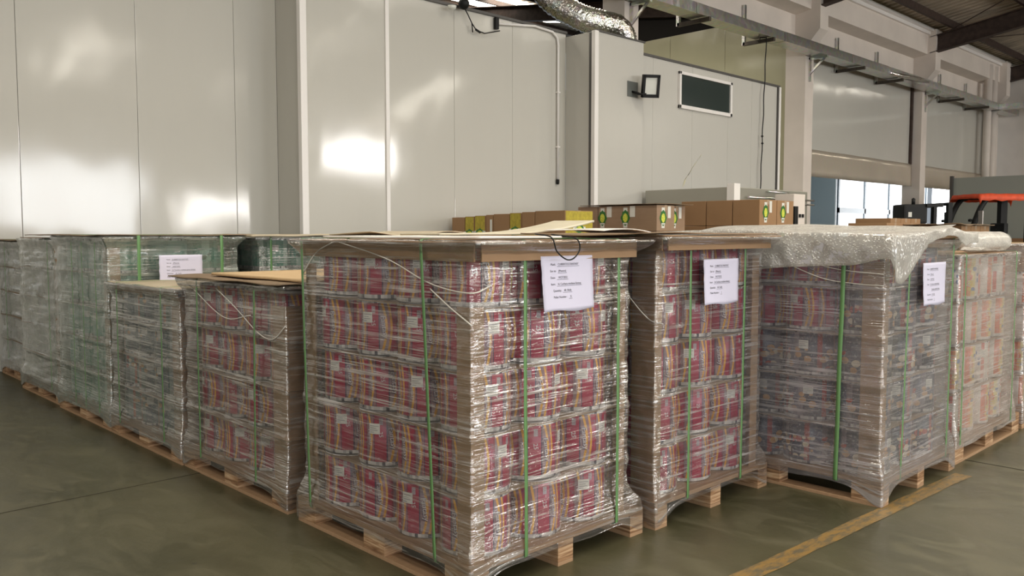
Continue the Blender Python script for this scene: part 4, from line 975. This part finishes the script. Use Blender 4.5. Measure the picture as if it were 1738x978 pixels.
# ---------------- load G, low teal
pallet(1.955, 2.975, 4.755, 5.90, h, 'wooden block pallet under the low teal load')
rolls(lambda l, i, j: 'teal', 1.99, 4.79, 3, 4, .286, .262, h + .004, .220, 4, 'low teal load', faces=('x',))
sheets(1.99, 2.85, 4.79, 5.84, [h + .220 * k + .216 for k in range(3)], 'low teal load', .015, .01)
corner_post(1.975, 4.775, 1, 1, h, .97, 'kraft corner board at the near end of the low teal load', .08, .12)
lid_sheet('cardboard_sheet', 1.95, 2.95, 4.77, 5.88, 1.012, 'kraft cardboard lid sagging on the low teal load', 'kraft_light', .006, .02, seed=14, flap=.05, cat='cardboard lid')
mb = MB(); mb.box(2.02, 2.8, 4.84, 5.8, h + .004 + .88, 1.005); tag(mb.obj('filler_box', M['kraft']), 'flat carton under the lid of the low teal load', 'carton')
film('cloudy stretch film around the low teal load', (1.975, 2.87, 4.775, 5.86), (1.955, 2.97, 4.76, 5.90), (1.94, 2.95, 4.76, 5.89), h, 1.012, mat_film('stretch_film_cloudy', (.50, .50, .47, 1), .28, .62, seed=19, rot=.05), [h + .220 * k + .216 for k in range(3)], 7, amp=.010, drop=.04)
strap('green strap near the right end of the low teal load', 'y', 4.98, 1.945, 2.89, .09, 1.02, w=.015)
strap('green strap near the left end of the low teal load', 'y', 5.70, 1.945, 2.89, .09, 1.02, w=.015)

# ---------------- load H, tall green with paper
pallet(1.955, 2.975, 5.91, 7.02, h, 'wooden block pallet under the tall green load')
rolls(lambda l, i, j: 'green', 1.995, 5.95, 3, 4, .286, .256, h + .004, pitch, 5, 'tall green load')
sheets(1.995, 2.85, 5.95, 6.97, Z5(h), 'tall green load', .02)
lid_sheet('cardboard_sheet', 1.90, 2.98, 5.85, 7.60, 1.322, 'dark thin cardboard sheet on top of the tall green load', 'kraft_dark', .005, .006, seed=15, cat='cardboard lid')
corner_post(1.975, 5.93, 1, 1, h, 1.24, 'kraft corner board at the near corner of the tall green load', .08, .09)
film('silvery stretch film around the tall green load', (1.975, 2.88, 5.93, 6.99), (1.955, 2.97, 5.91, 7.02), (1.93, 2.93, 5.88, 7.0), h, 1.312, mat_film('stretch_film_silvery', (.42, .48, .42, 1), .42, .40, seed=23, rot=-.22, bmp=.5, crum=.4), Z5(h), 8, drop=.04)
strap('green strap left of the sheet on the tall green load', 'x', 2.15, 5.85, 6.98, .09, 1.326, w=.022)
strap('green strap right of the sheet on the tall green load', 'x', 2.735, 5.85, 6.98, .09, 1.326, w=.022)
for y, w_ in ((6.09, 'rightmost'), (6.365, 'middle'), (6.585, 'leftmost')): strap('%s of three thin green straps on the left face of the tall green load' % w_, 'y', y, 1.945, 2.90, .09, 1.326, w=.012)
document('lilac shipping sheet between two straps on the tall green load', 5.835, 2.277, 2.582, .98, 1.185,
    [(.05, 'Mark:', 'CUBIERTOS FANTASY'), (.05, 'Sen to:', '(Mexico)'), (.05, 'Date:', ' 10/27/2021 '), (.05, 'Item:', '16 Tenedor mediano green fantasy'), (.05, 'Quantity:', ' 60 ' + ' Rolls'), (.05, 'Pallet Number :', ' 21 ')], fs=.0118)
# ---------------- loads I, J
pallet(1.975, 2.975, 7.03, 8.13, h, 'wooden block pallet under the pale grey load')
rolls(lambda l, i, j: 'pale', 2.01, 7.07, 3, 4, .286, .253, h + .004, pitch, 5, 'pale grey load', faces=('x',))
sheets(2.01, 2.86, 7.07, 8.08, Z5(h), 'pale grey load', .03, .012)
corner_post(1.99, 7.05, 1, 1, h, 1.24, 'kraft corner board at the near end of the pale grey load', .08, .13)
film('milky stretch film around the pale grey load', (1.995, 2.88, 7.05, 8.10), (1.975, 2.97, 7.03, 8.13), (1.97, 2.93, 7.04, 8.1), h, 1.29, mat_film('stretch_film_milky', (.36, .38, .33, 1), .62, .28, seed=29, rot=.12, bmp=.35, crum=.25), Z5(h), 9, amp=.016)
lid_sheet('cardboard_sheet', 2.0, 2.95, 7.62, 8.13, 1.296, 'kraft cardboard lid on the pale grey load', 'kraft_dark', .005, .01, seed=16, cat='cardboard lid')
strap('thin green strap on the pale grey load', 'y', 7.24, 1.965, 2.90, .09, 1.30, w=.012)
pallet(2.06, 3.06, 8.15, 9.17, h, 'wooden block pallet against the wall under the last load')
rolls(lambda l, i, j: 'pale', 2.10, 8.19, 3, 4, .286, .236 + .01, h + .004, .215 + .012, 5, 'last load by the wall', faces=('x',))
sheets(2.09, 2.95, 8.19, 9.13, [h + .227 * k + .223 for k in range(4)], 'last load by the wall', .03, .012)
film('milky stretch film around the last load by the wall', (2.08, 2.98, 8.17, 9.14), (2.06, 3.06, 8.15, 9.17), (2.04, 3.0, 8.16, 9.15), h, 1.262, mat_film('stretch_film_milky_far', (.36, .36, .31, 1), .62, .25, seed=31, bmp=.35, crum=.25), Z5(h), 10, amp=.014)
lid_sheet('cardboard_sheet', 2.0, 3.02, 8.18, 9.18, 1.272, 'dark cardboard lid on the last load by the wall', 'kraft_dark', .005, .008, seed=17, cat='cardboard lid')
strap('thin green strap on the last load by the wall', 'y', 8.9, 2.055, 3.0, .09, 1.278, w=.012)
# ---------------- load K behind
pallet(3.03, 4.03, 5.86, 6.98, h, 'wooden pallet under the teal load behind the low loads')
rolls(lambda l, i, j: 'green', 3.07, 5.90, 3, 4, .286, .262, h + .004, pitch, 5, 'teal load behind')
sheets(3.07, 3.93, 5.90, 6.93, Z5(h), 'teal load behind')
film('thin stretch film around the teal load behind', (3.05, 3.95, 5.88, 6.95), (3.03, 4.02, 5.87, 6.98), (3.0, 4.0, 5.84, 6.97), h, 1.305, mat_film('stretch_film_thin', (.62, .68, .64, 1), .20, .40, seed=37), Z5(h), 11)
lid_sheet('cardboard_sheet', 2.93, 4.05, 5.76, 7.0, 1.318, 'pale cardboard sheets stacked on the teal load behind', 'kraft_light', .014, .012, seed=18, cat='cardboard lid')
strap('green strap on the left face of the teal load behind', 'y', 6.3, 3.02, 3.96, .09, 1.312)
strap('green strap on the front face of the teal load behind', 'x', 3.12, 5.84, 6.97, .09, 1.312)
# load behind the nearest two, mostly hidden
pallet(3.05, 4.03, 3.56, 4.74, h, 'wooden pallet hidden behind the nearest load')
rolls(lambda l, i, j: 'crimson', 3.09, 3.60, 3, 4, .286, .27, h + .004, pitch, 5, 'hidden rear load', faces=('x',))
sheets(3.09, 3.95, 3.60, 4.68, Z5(h), 'hidden rear load')
film('stretch film around the hidden rear load', (3.07, 3.97, 3.58, 4.70), (3.05, 4.02, 3.57, 4.74), (3.03, 4.0, 3.55, 4.74), h, 1.305, mat_film('stretch_film_rear', veil=.2, streak=.4, seed=41), Z5(h), 12)
lid_sheet('cardboard_sheet', 3.0, 4.03, 3.53, 4.76, 1.316, 'kraft lid on the hidden rear load', 'kraft', .006, .006, seed=19, cat='cardboard lid')
# big warped cream sheet on top, curled up at its right end
def curlf(x, y): 
    u = (x - 2.6) / 1.9
    return .012 + .085 * max(0, (u - .62) / .38) ** 2 + .010 * math.sin(u * 6)
lid_sheet('cream_foam_sheet', 2.80, 4.04, 3.44, 3.78, 1.332, 'long cream foam sheet curling up at its right end on top of the loads', 'cream', .012, .002, seed=20, curl=lambda x, y: .08 * max(0, (x - 3.2) / .84) ** 2.2, cat='foam sheet')
lid_sheet('warped_cardboard', 2.98, 3.95, 4.32, 4.80, 1.332, 'wavy cardboard sheet on the loads behind the nearest one', 'kraft_light', .006, .004, seed=21, curl=lambda x, y: .016 * math.sin(x * 9 + y * 3), cat='cardboard sheet')
lid_sheet('foam_offcut', 3.55, 4.0, 2.95, 3.40, 1.342, 'small white foam offcut curled on the second load', 'foam', .004, .012, seed=24, curl=lambda x, y: .02 * math.sin((x - 3.5) * 7), cat='foam sheet')
# ================================================================ BROWN CARTON STACKS
def emblem(mb, fn, s=1.0):
    """green bundle emblem with yellow fruit: mats 1 green, 2 yellow, 3 white"""
    def poly(P, mi, off):
        n = len(mb.v); mb.v += [tuple(fn(x * s, y * s, off)) for x, y in P]; mb.f.append(tuple(range(n, n + len(P)))); mb.mi.append(mi); mb.sm.append(False)
    poly([(-.03, -.115), (.03, -.115), (.03, .12), (-.03, .12)], 3, .001)
    out = [(.062 * math.cos(t) * (1 + .12 * math.cos(6 * t)), .088 * math.sin(t) * (1 + .08 * math.cos(8 * t))) for t in [2 * PI * k / 32 for k in range(32)]]
    poly(out, 1, .002)
    poly([(.036 * math.cos(t), .052 * math.sin(t)) for t in [2 * PI * k / 20 for k in range(20)]], 2, .003)
    poly([(-.035, -.075), (.035, -.075), (.035, -.058), (-.035, -.058)], 3, .003)
def carton(x0, x1, y0, y1, z0, z1, label, group, mat='carton', em_x=0, em_y=0, stick=False, yellow=None):
    e = empty('carton', (x0, y0, z0)); tag(e, label, 'carton', group)
    L, W_, H_ = x1 - x0, y1 - y0, z1 - z0
    mb = MB(); mb.box(.002, L - .002, .002, W_ - .002, 0, H_ - .002, bev=.006); mb.obj('box_body', M[mat], e)
    mb = MB()
    mb.box(L / 2 - .03, L / 2 + .03, .0008, W_ - .0008, H_ - .06, H_ - .0005)
    mb.obj('packing_tape', M['tape'], e)
    MT = [M['tape'], M['green_p'], M['yel_fruit'], M['sticker'], M['yellow']]
    def em(fn, sc_=1, par=None): q = MB(); emblem(q, fn, sc_); q.obj('emblem', MT, par or e)
    def lab(*P): q = MB(); q.quad(*P, 3); q.obj('address_label', MT, e)
    for k in range(em_x):   # on the face looking to -x
        yc = W_ * (.52 + .40 * k) if em_x > 1 else W_ * .5
        em(lambda a, b, o, yc=yc: (.001 - o, yc - a, H_ * .52 + b), H_ / .30)
        lab((-.002, yc - .07, H_ * .55), (-.002, yc - .15, H_ * .55), (-.002, yc - .15, H_ * .97), (-.002, yc - .07, H_ * .97))
    for k in range(em_y):   # on the face looking to -y
        xc = L * (.28 + .5 * k) if em_y > 1 else L * .35
        em(lambda a, b, o, xc=xc: (xc + a, .001 - o, H_ * .5 + b), H_ / .30)
        lab((xc + .09, -.002, H_ * .5), (xc + .15, -.002, H_ * .5), (xc + .15, -.002, H_ * .95), (xc + .09, -.002, H_ * .95))
    if yellow == 'x':
        q = MB(); q.quad((-.001, W_ - .01, .005), (-.001, .01, .005), (-.001, .01, H_ - .008), (-.001, W_ - .01, H_ - .008), 4); yp = q.obj('yellow_panel', MT, e)
        em(lambda a, b, o: (-.001 - o, W_ * .5 + b * .9, H_ * .28 + a * .8), 1, yp)
    if yellow == 'y':
        q = MB(); q.quad((.01, -.001, .005), (L - .01, -.001, .005), (L - .01, -.001, H_ - .008), (.01, -.001, H_ - .008), 4); yp = q.obj('yellow_panel', MT, e)
        em(lambda a, b, o: (L * .5 + b * .9, -.001 - o, H_ * .3 + a * .8), 1, yp)
    if stick: lab((-.0015, W_ * .4, H_ * .3), (-.0015, W_ * .1, H_ * .3), (-.0015, W_ * .1, H_ * .8), (-.0015, W_ * .4, H_ * .8))
    return e
# row of small cartons by the wall
pallet(7.10, 8.10, 6.42, 7.45, .12, 'wooden pallet under the near half of the small carton row')
pallet(7.10, 8.10, 7.5, 8.5, .12, 'wooden pallet under the far half of the small carton row')
ys = [6.50, 6.80, 7.10, 7.22, 7.62 - .12, 7.74, 8.02, 8.24, 8.5]
kinds = [('xy', 'brown with yellow end'), (None, 'plain brown'), (None, 'plain brown narrow'), ('x', 'yellow-fronted')]
segs = [(6.50, 6.98, None, 'y'), (6.99, 7.20, None, None), (7.21, 7.41, 'x', None), (7.42, 7.70, None, None), (7.71, 7.84, None, None), (7.85, 8.05, 'x', None), (8.06, 8.24, 'x', None), (8.25, 8.5, None, None)]
nm = ['first', 'second', 'third', 'fourth', 'fifth', 'sixth', 'seventh', 'eighth']
for k, (a, b, yx, yy) in enumerate(segs):
    zt_ = 1.595 - .008 * k
    yel = 'y' if yy else yx
    carton(7.13, 7.62, a, b, zt_ - .30, zt_, '%s carton, %s from the near end of the small carton row' % ('yellow-fronted' if yx else ('brown carton with yellow end' if yy else 'plain brown'), nm[k]) if not yy else 'brown carton with bright yellow end at the near end of the row', 'small cartons in the row by the wall', yellow=yel, stick=(k == 4))
for k, (a, b) in enumerate(((6.50, 7.45), (7.5, 8.5))):
    for l in range(3):
        z = .122 + l * .385; 
        carton(7.13, 7.75, a, b, z, z + .383, 'large brown carton, %s layer under the %s small cartons' % (ORD[l], ('near', 'far')[k]), 'large cartons under the small ones')
# stack 2: wrapped cartons with emblems
pallet(8.2, 9.2, 6.0, 7.25, .12, 'wooden pallet under the wrapped emblem cartons')
for l in range(5):
    z = .122 + l * .309; z1 = z + .308
    if l == 4: z1 = 1.672
    for j in range(2):
        for i in range(2):
            if i == 1 and (j == 1): continue
            lab = '%s wrapped brown carton with green emblems, %s, %s' % (('top', 'lower')[l < 4], ('near left', 'far left')[j] if i == 0 else 'near right, set back', ORD[l] + ' layer')
            x0 = 8.22 + i * .37; y0 = 6.02 + j * .92 + (.10 if i else 0)
            carton(x0, x0 + .36, y0, y0 + (.33 if j else .91), z, z1, lab, 'wrapped emblem cartons', 'carton_red', em_x=2 if (i == 0 and j == 0) else 0, em_y=1)
lid_sheet('cardboard_sheet', 8.18, 8.95, 6.0, 7.2, 1.685, 'thin cardboard sheet on the wrapped emblem cartons', 'kraft_dark', .006, .008, seed=30, cat='cardboard lid')
# stack 3: plain cartons, emblems on the right face
pallet(9.50, 10.5, 5.40, 6.60, .12, 'wooden pallet under the tall brown cartons')
for l in range(5):
    z = .122 + l * .327; z1 = z + .325
    for j in range(3):
        for i in range(2 if j == 0 else 1):
            lab = '%s brown carton, %s, in the tall carton stack%s' % (ORD[l] + ' layer', ('nearest', 'middle', 'farthest')[j] + (' left' if i == 0 else ' right'), ' with green emblem' if j == 0 else '')
            carton(9.53 + i * .44, 9.53 + i * .44 + .43, 5.42 + j * .39, 5.42 + j * .39 + .38, z, z1, lab, 'tall brown cartons', em_y=1 if j == 0 else 0)
# low cartons right, behind bubble wrap
def low_stack(x0, y0, n, axis, zt, where):
    pallet(x0, x0 + 1.2, y0, y0 + 1.0, .12, 'wooden pallet under the low cartons %s' % where)
    for l in range(4):
        hh = (zt - .12) / 4; z = .121 + l * hh
        for i in range(n):
            carton(x0 + i * 1.18 / n, x0 + (i + 1) * 1.18 / n - .01, y0 + .01, y0 + .55, z, z + hh - .001, 'brown carton, %s, %s from the left in the low stack %s' % (ORD[l] + ' layer', ('first', 'second', 'third')[i], where), 'low cartons ' + where, stick=False, em_y=0)
low_stack(12.9, 5.15, 3, 'x', 1.56, 'left of the forklifts')
low_stack(11.65, 4.7, 2, 'x', 1.475, 'beside the steel machine')
low_stack(10.7 + 2.0 - 1.2 + .9, 4.0, 3, 'x', 1.44, 'behind the bubble wrap')
lid_sheet('dark_sheet', 12.2, 13.6, 3.95, 5.0, 1.452, 'dark thin sheet lying on low cartons behind the bubble wrap', 'kraft_dark', .01, .02, seed=33)

# steel machine behind the cartons
e = empty('steel_machine', (10.62, 6.45, 0)); tag(e, 'stainless steel cabinet machine behind the brown cartons', 'machine')
mb = MB(); mb.box(0, 2.2, 0, 1.55, .12, 1.99, bev=.01); mb.obj('cabinet', simple('dull_steel', (.40, .385, .33, 1), .35, .6), e)
mb = MB(); mb.box(-.02, .14, -.02, .1, 1.7, 2.04, bev=.004); mb.obj('corner_cover', M['foam'], e)
mb = MB()
for z in (1.85, 1.78): mb.tube([(.3, -.06, z), (2.3, -.06, z)], .014, 8)
for x in (.4, .9, 1.4, 1.9): mb.tube([(x, -.06, 1.76), (x, .0, 1.76)], .012, 6)
mb.tube([(.9, -.04, 1.95), (1.5, -.04, 1.95), (1.5, -.04, 1.9)], .012, 6); mb.obj('rail', M['galv'], e)
for x in (.05, 2.05):
    for y in (.05, 1.4):
        mb = MB(); mb.box(x, x + .1, y, y + .1, 0, .12); mb.obj('leg', M['galv'], e)
e = empty('control_box', (11.42, 5.95, 0)); tag(e, 'white control post with black switches beside the steel machine', 'control box')
mb = MB(); mb.box(0, .34, 0, .3, .02, 1.9, bev=.01); mb.obj('cabinet', M['plaster'], e)
mb = MB(); mb.box(-.02, .08, -.03, 0, 1.3, 1.72, bev=.006); mb.obj('handle', M['black'], e)
for x in (.15, .24):
    mb = MB(); mb.box(x, x + .05, -.015, 0, 1.56, 1.61); mb.obj('switch', M['black'], e)
mb = MB(); mb.box(-.03, .37, -.03, .33, 0, .02); mb.obj('base_plate', M['galv'], e)

# ================================================================ FORKLIFTS
def forklift(loc, rz, label, canopy, s=1.0, cat='forklift'):
    """front to -x (local), driver's side to -y"""
    e = empty('forklift', loc, rz); e.scale = (s, s, s); tag(e, label, cat)
    mb = MB(); mb.prism([(-.75, .28), (1.05, .28), (1.15, .5), (1.12, 1.0), (.95, 1.08), (.35, 1.05), (.25, .72), (-.35, .66), (-.45, 1.02), (-.75, .98)], -.5, .5, 'y')
    mb.obj('chassis', M['orange_paint'] if canopy else M['black'], e)
    mb = MB(); mb.box(.0, .45, -.24, .24, .98, 1.10, bev=.03); mb.box(.38, .48, -.24, .24, 1.05, 1.5, bev=.03); mb.obj('seat', M['black'], e)
    for sx, sy, r in ((-.55, -.5, .3), (-.55, .5, .3), (.75, -.48, .24), (.75, .48, .24)):
        mb = MB(); mb.lathe([(.0, -.09), (r * .5, -.09), (r * .55, -.11), (r * .95, -.1), (r, -.07), (r, .07), (r * .95, .1), (r * .55, .11), (r * .5, .09), (0, .09)], 28)
        o = mb.obj('wheel', M['rubber'], e); o.rotation_euler = (PI / 2, 0, 0); o.location = (sx, sy, r)
    for sy in (-.45, .45):
        mb = MB(); mb.tube(crsp([(-.62, sy, .95), (-.52, sy, 1.35), (-.36, sy, 1.78), (-.2, sy, 2.02), (-.05, sy, 2.08)], 6), .06, 8); mb.obj('front_pillar', M['black'], e)
        mb = MB(); mb.box(.74, .9, sy - .07, sy + .07, 1.0, 2.08, bev=.01); mb.obj('rear_pillar', M['black'], e)
    mb = MB(); mb.box(-.3, 1.05, -.5, -.44, 2.04, 2.1); mb.box(-.3, 1.05, .44, .5, 2.04, 2.1)
    for i in range(8): mb.box(-.28 + i * .18, -.24 + i * .18, -.46, .46, 2.05, 2.09)
    mb.obj('overhead_guard', M['black'], e)
    if canopy:
        mb = MB()
        def cf(r, c):
            u = c / 40; v = r / 24; x = -.42 + 1.52 * u; y = -.55 + 1.1 * v
            ed = max(abs(v - .5) * 2, 0); z = 2.135 + .012 * noise.noise((x * 4, y * 4, 0))
            if r in (0, 24): z -= .15 + .02 * noise.noise((x * 7, r, 0))
            if r in (1, 23): z -= .02
            if c in (0, 40): z -= .10
            return (x, y, z)
        mb.grid(25, 41, cf); solid(mb.obj('canvas_cover', M['red_cloth'], e), .006)
    for sy in (-.28, .28):
        mb = MB(); mb.box(-1.0, -.9, sy - .05, sy + .05, .1, 1.95, bev=.01); mb.obj('mast_rail', M['black'], e)
        mb = MB(); mb.prism([(-.95, .06), (-1.95, .06), (-1.95, .075), (-1.05, .12), (-1.02, .5), (-.98, .5)], sy - .05, sy + .05, 'y'); mb.obj('fork', M['steel_dark'], e)
    mb = MB()
    for z in (.35, .9, 1.88): mb.box(-1.0, -.93, -.3, .3, z, z + .07)
    mb.obj('mast_crossbar', M['black'], e)
    mb = MB(); mb.lathe([(.13, -.012), (.155, 0), (.13, .012), (.12, 0), (.13, -.012)], 24); mb.box(-.13, .13, -.01, .01, -.006, .006); o = mb.obj('steering_wheel', M['black'], e); o.location = (-.2, 0, 1.22); o.rotation_euler = (0, -.6, 0)
    for sy in (-.62, .6):
        mb = MB(); mb.tube([(-.42, sy * .78, 1.62), (-.45, sy * .98, 1.66)], .012, 6); mb.box(-.47, -.44, sy - .09, sy + .05, 1.46, 1.76, bev=.01); mb.obj('mirror', M['black'] if sy > 0 else simple('mirror_face', (.4, .36, .33, 1), .2), e)
        mb = MB(); mb.lathe([(0, -.05), (.07, -.04), (.08, .03), (0, .05)], 14, c=(-.62, sy * .8, 1.35)); mb.lathe([(0, -.03), (.04, -.02), (.04, .03), (0, .04)], 14, c=(-.6, sy * .8, 1.55)); mb.obj('work_lamp', M['black'], e)
    return e
forklift((21.55, 6.55, 0), -PI / 2 + YAW + .1, 'orange forklift with a red canvas canopy cover near the low partition', True, 1.04)
e = empty('pallet_stacker', (17.3, 6.45, 0), -PI / 2 + YAW); e.scale = (.85, .85, .955); tag(e, 'black pallet stacker with a boxy mast head in front of the far column', 'stacker')
mb = MB(); mb.box(-.42, .30, -.36, .36, .12, 1.0, bev=.04); mb.obj('power_unit', M['orange_paint'], e)
mb = MB(); mb.box(-.40, .14, -.30, .30, 1.58, 1.98, bev=.05); mb.box(-.36, .10, -.26, .26, 1.0, 1.58); mb.obj('mast_head', M['black'], e)
for y in (-.3, .3):
    mb = MB(); mb.box(.26, .33, y - .04, y + .04, .1, 1.94, bev=.008); mb.obj('mast_rail', M['black'], e)
    mb = MB(); mb.box(.3, 1.4, y - .07, y + .07, .06, .12, bev=.01); mb.obj('fork', M['steel_dark'], e)
mb = MB(); mb.box(.1, .48, -.34, .34, 1.92, 1.99, bev=.01); mb.obj('crossbar', M['black'], e)
mb = MB(); mb.quad((-.30, -.301, 1.72), (-.22, -.301, 1.72), (-.22, -.301, 1.82), (-.30, -.301, 1.82)); tag(mb.obj('sticker', M['sticker'], e), 'small white sticker')
mb = MB(); mb.lathe([(0, -.02), (.04, -.02), (.04, .1), (0, .12)], 12, c=(-.05, 0, 2.0)); mb.obj('beacon', M['black'], e)
for x, y in ((-.3, -.25), (-.3, .25), (1.2, -.3), (1.2, .3)):
    mb = MB(); mb.lathe([(0, -.05), (.05, -.05), (.06, 0), (.05, .05), (0, .05)], 16); o = mb.obj('wheel', M['rubber'], e); o.rotation_euler = (PI / 2, 0, 0); o.location = (x, y, .06)
# clutter cartons beyond the forklift
for k in range(7):
    x0 = 23.2; y0 = 1.2 + k * .78
    for l in range(3): carton(x0, x0 + .6, y0, y0 + .7, .001 + l * .40, .40 + l * .40, 'brown carton, %s layer, %s from the right along the low partition' % (ORD[l], nm[k]), 'cartons along the low partition', yellow='x' if (k + l) % 5 == 0 else None, stick=(k + l) % 3 == 0)
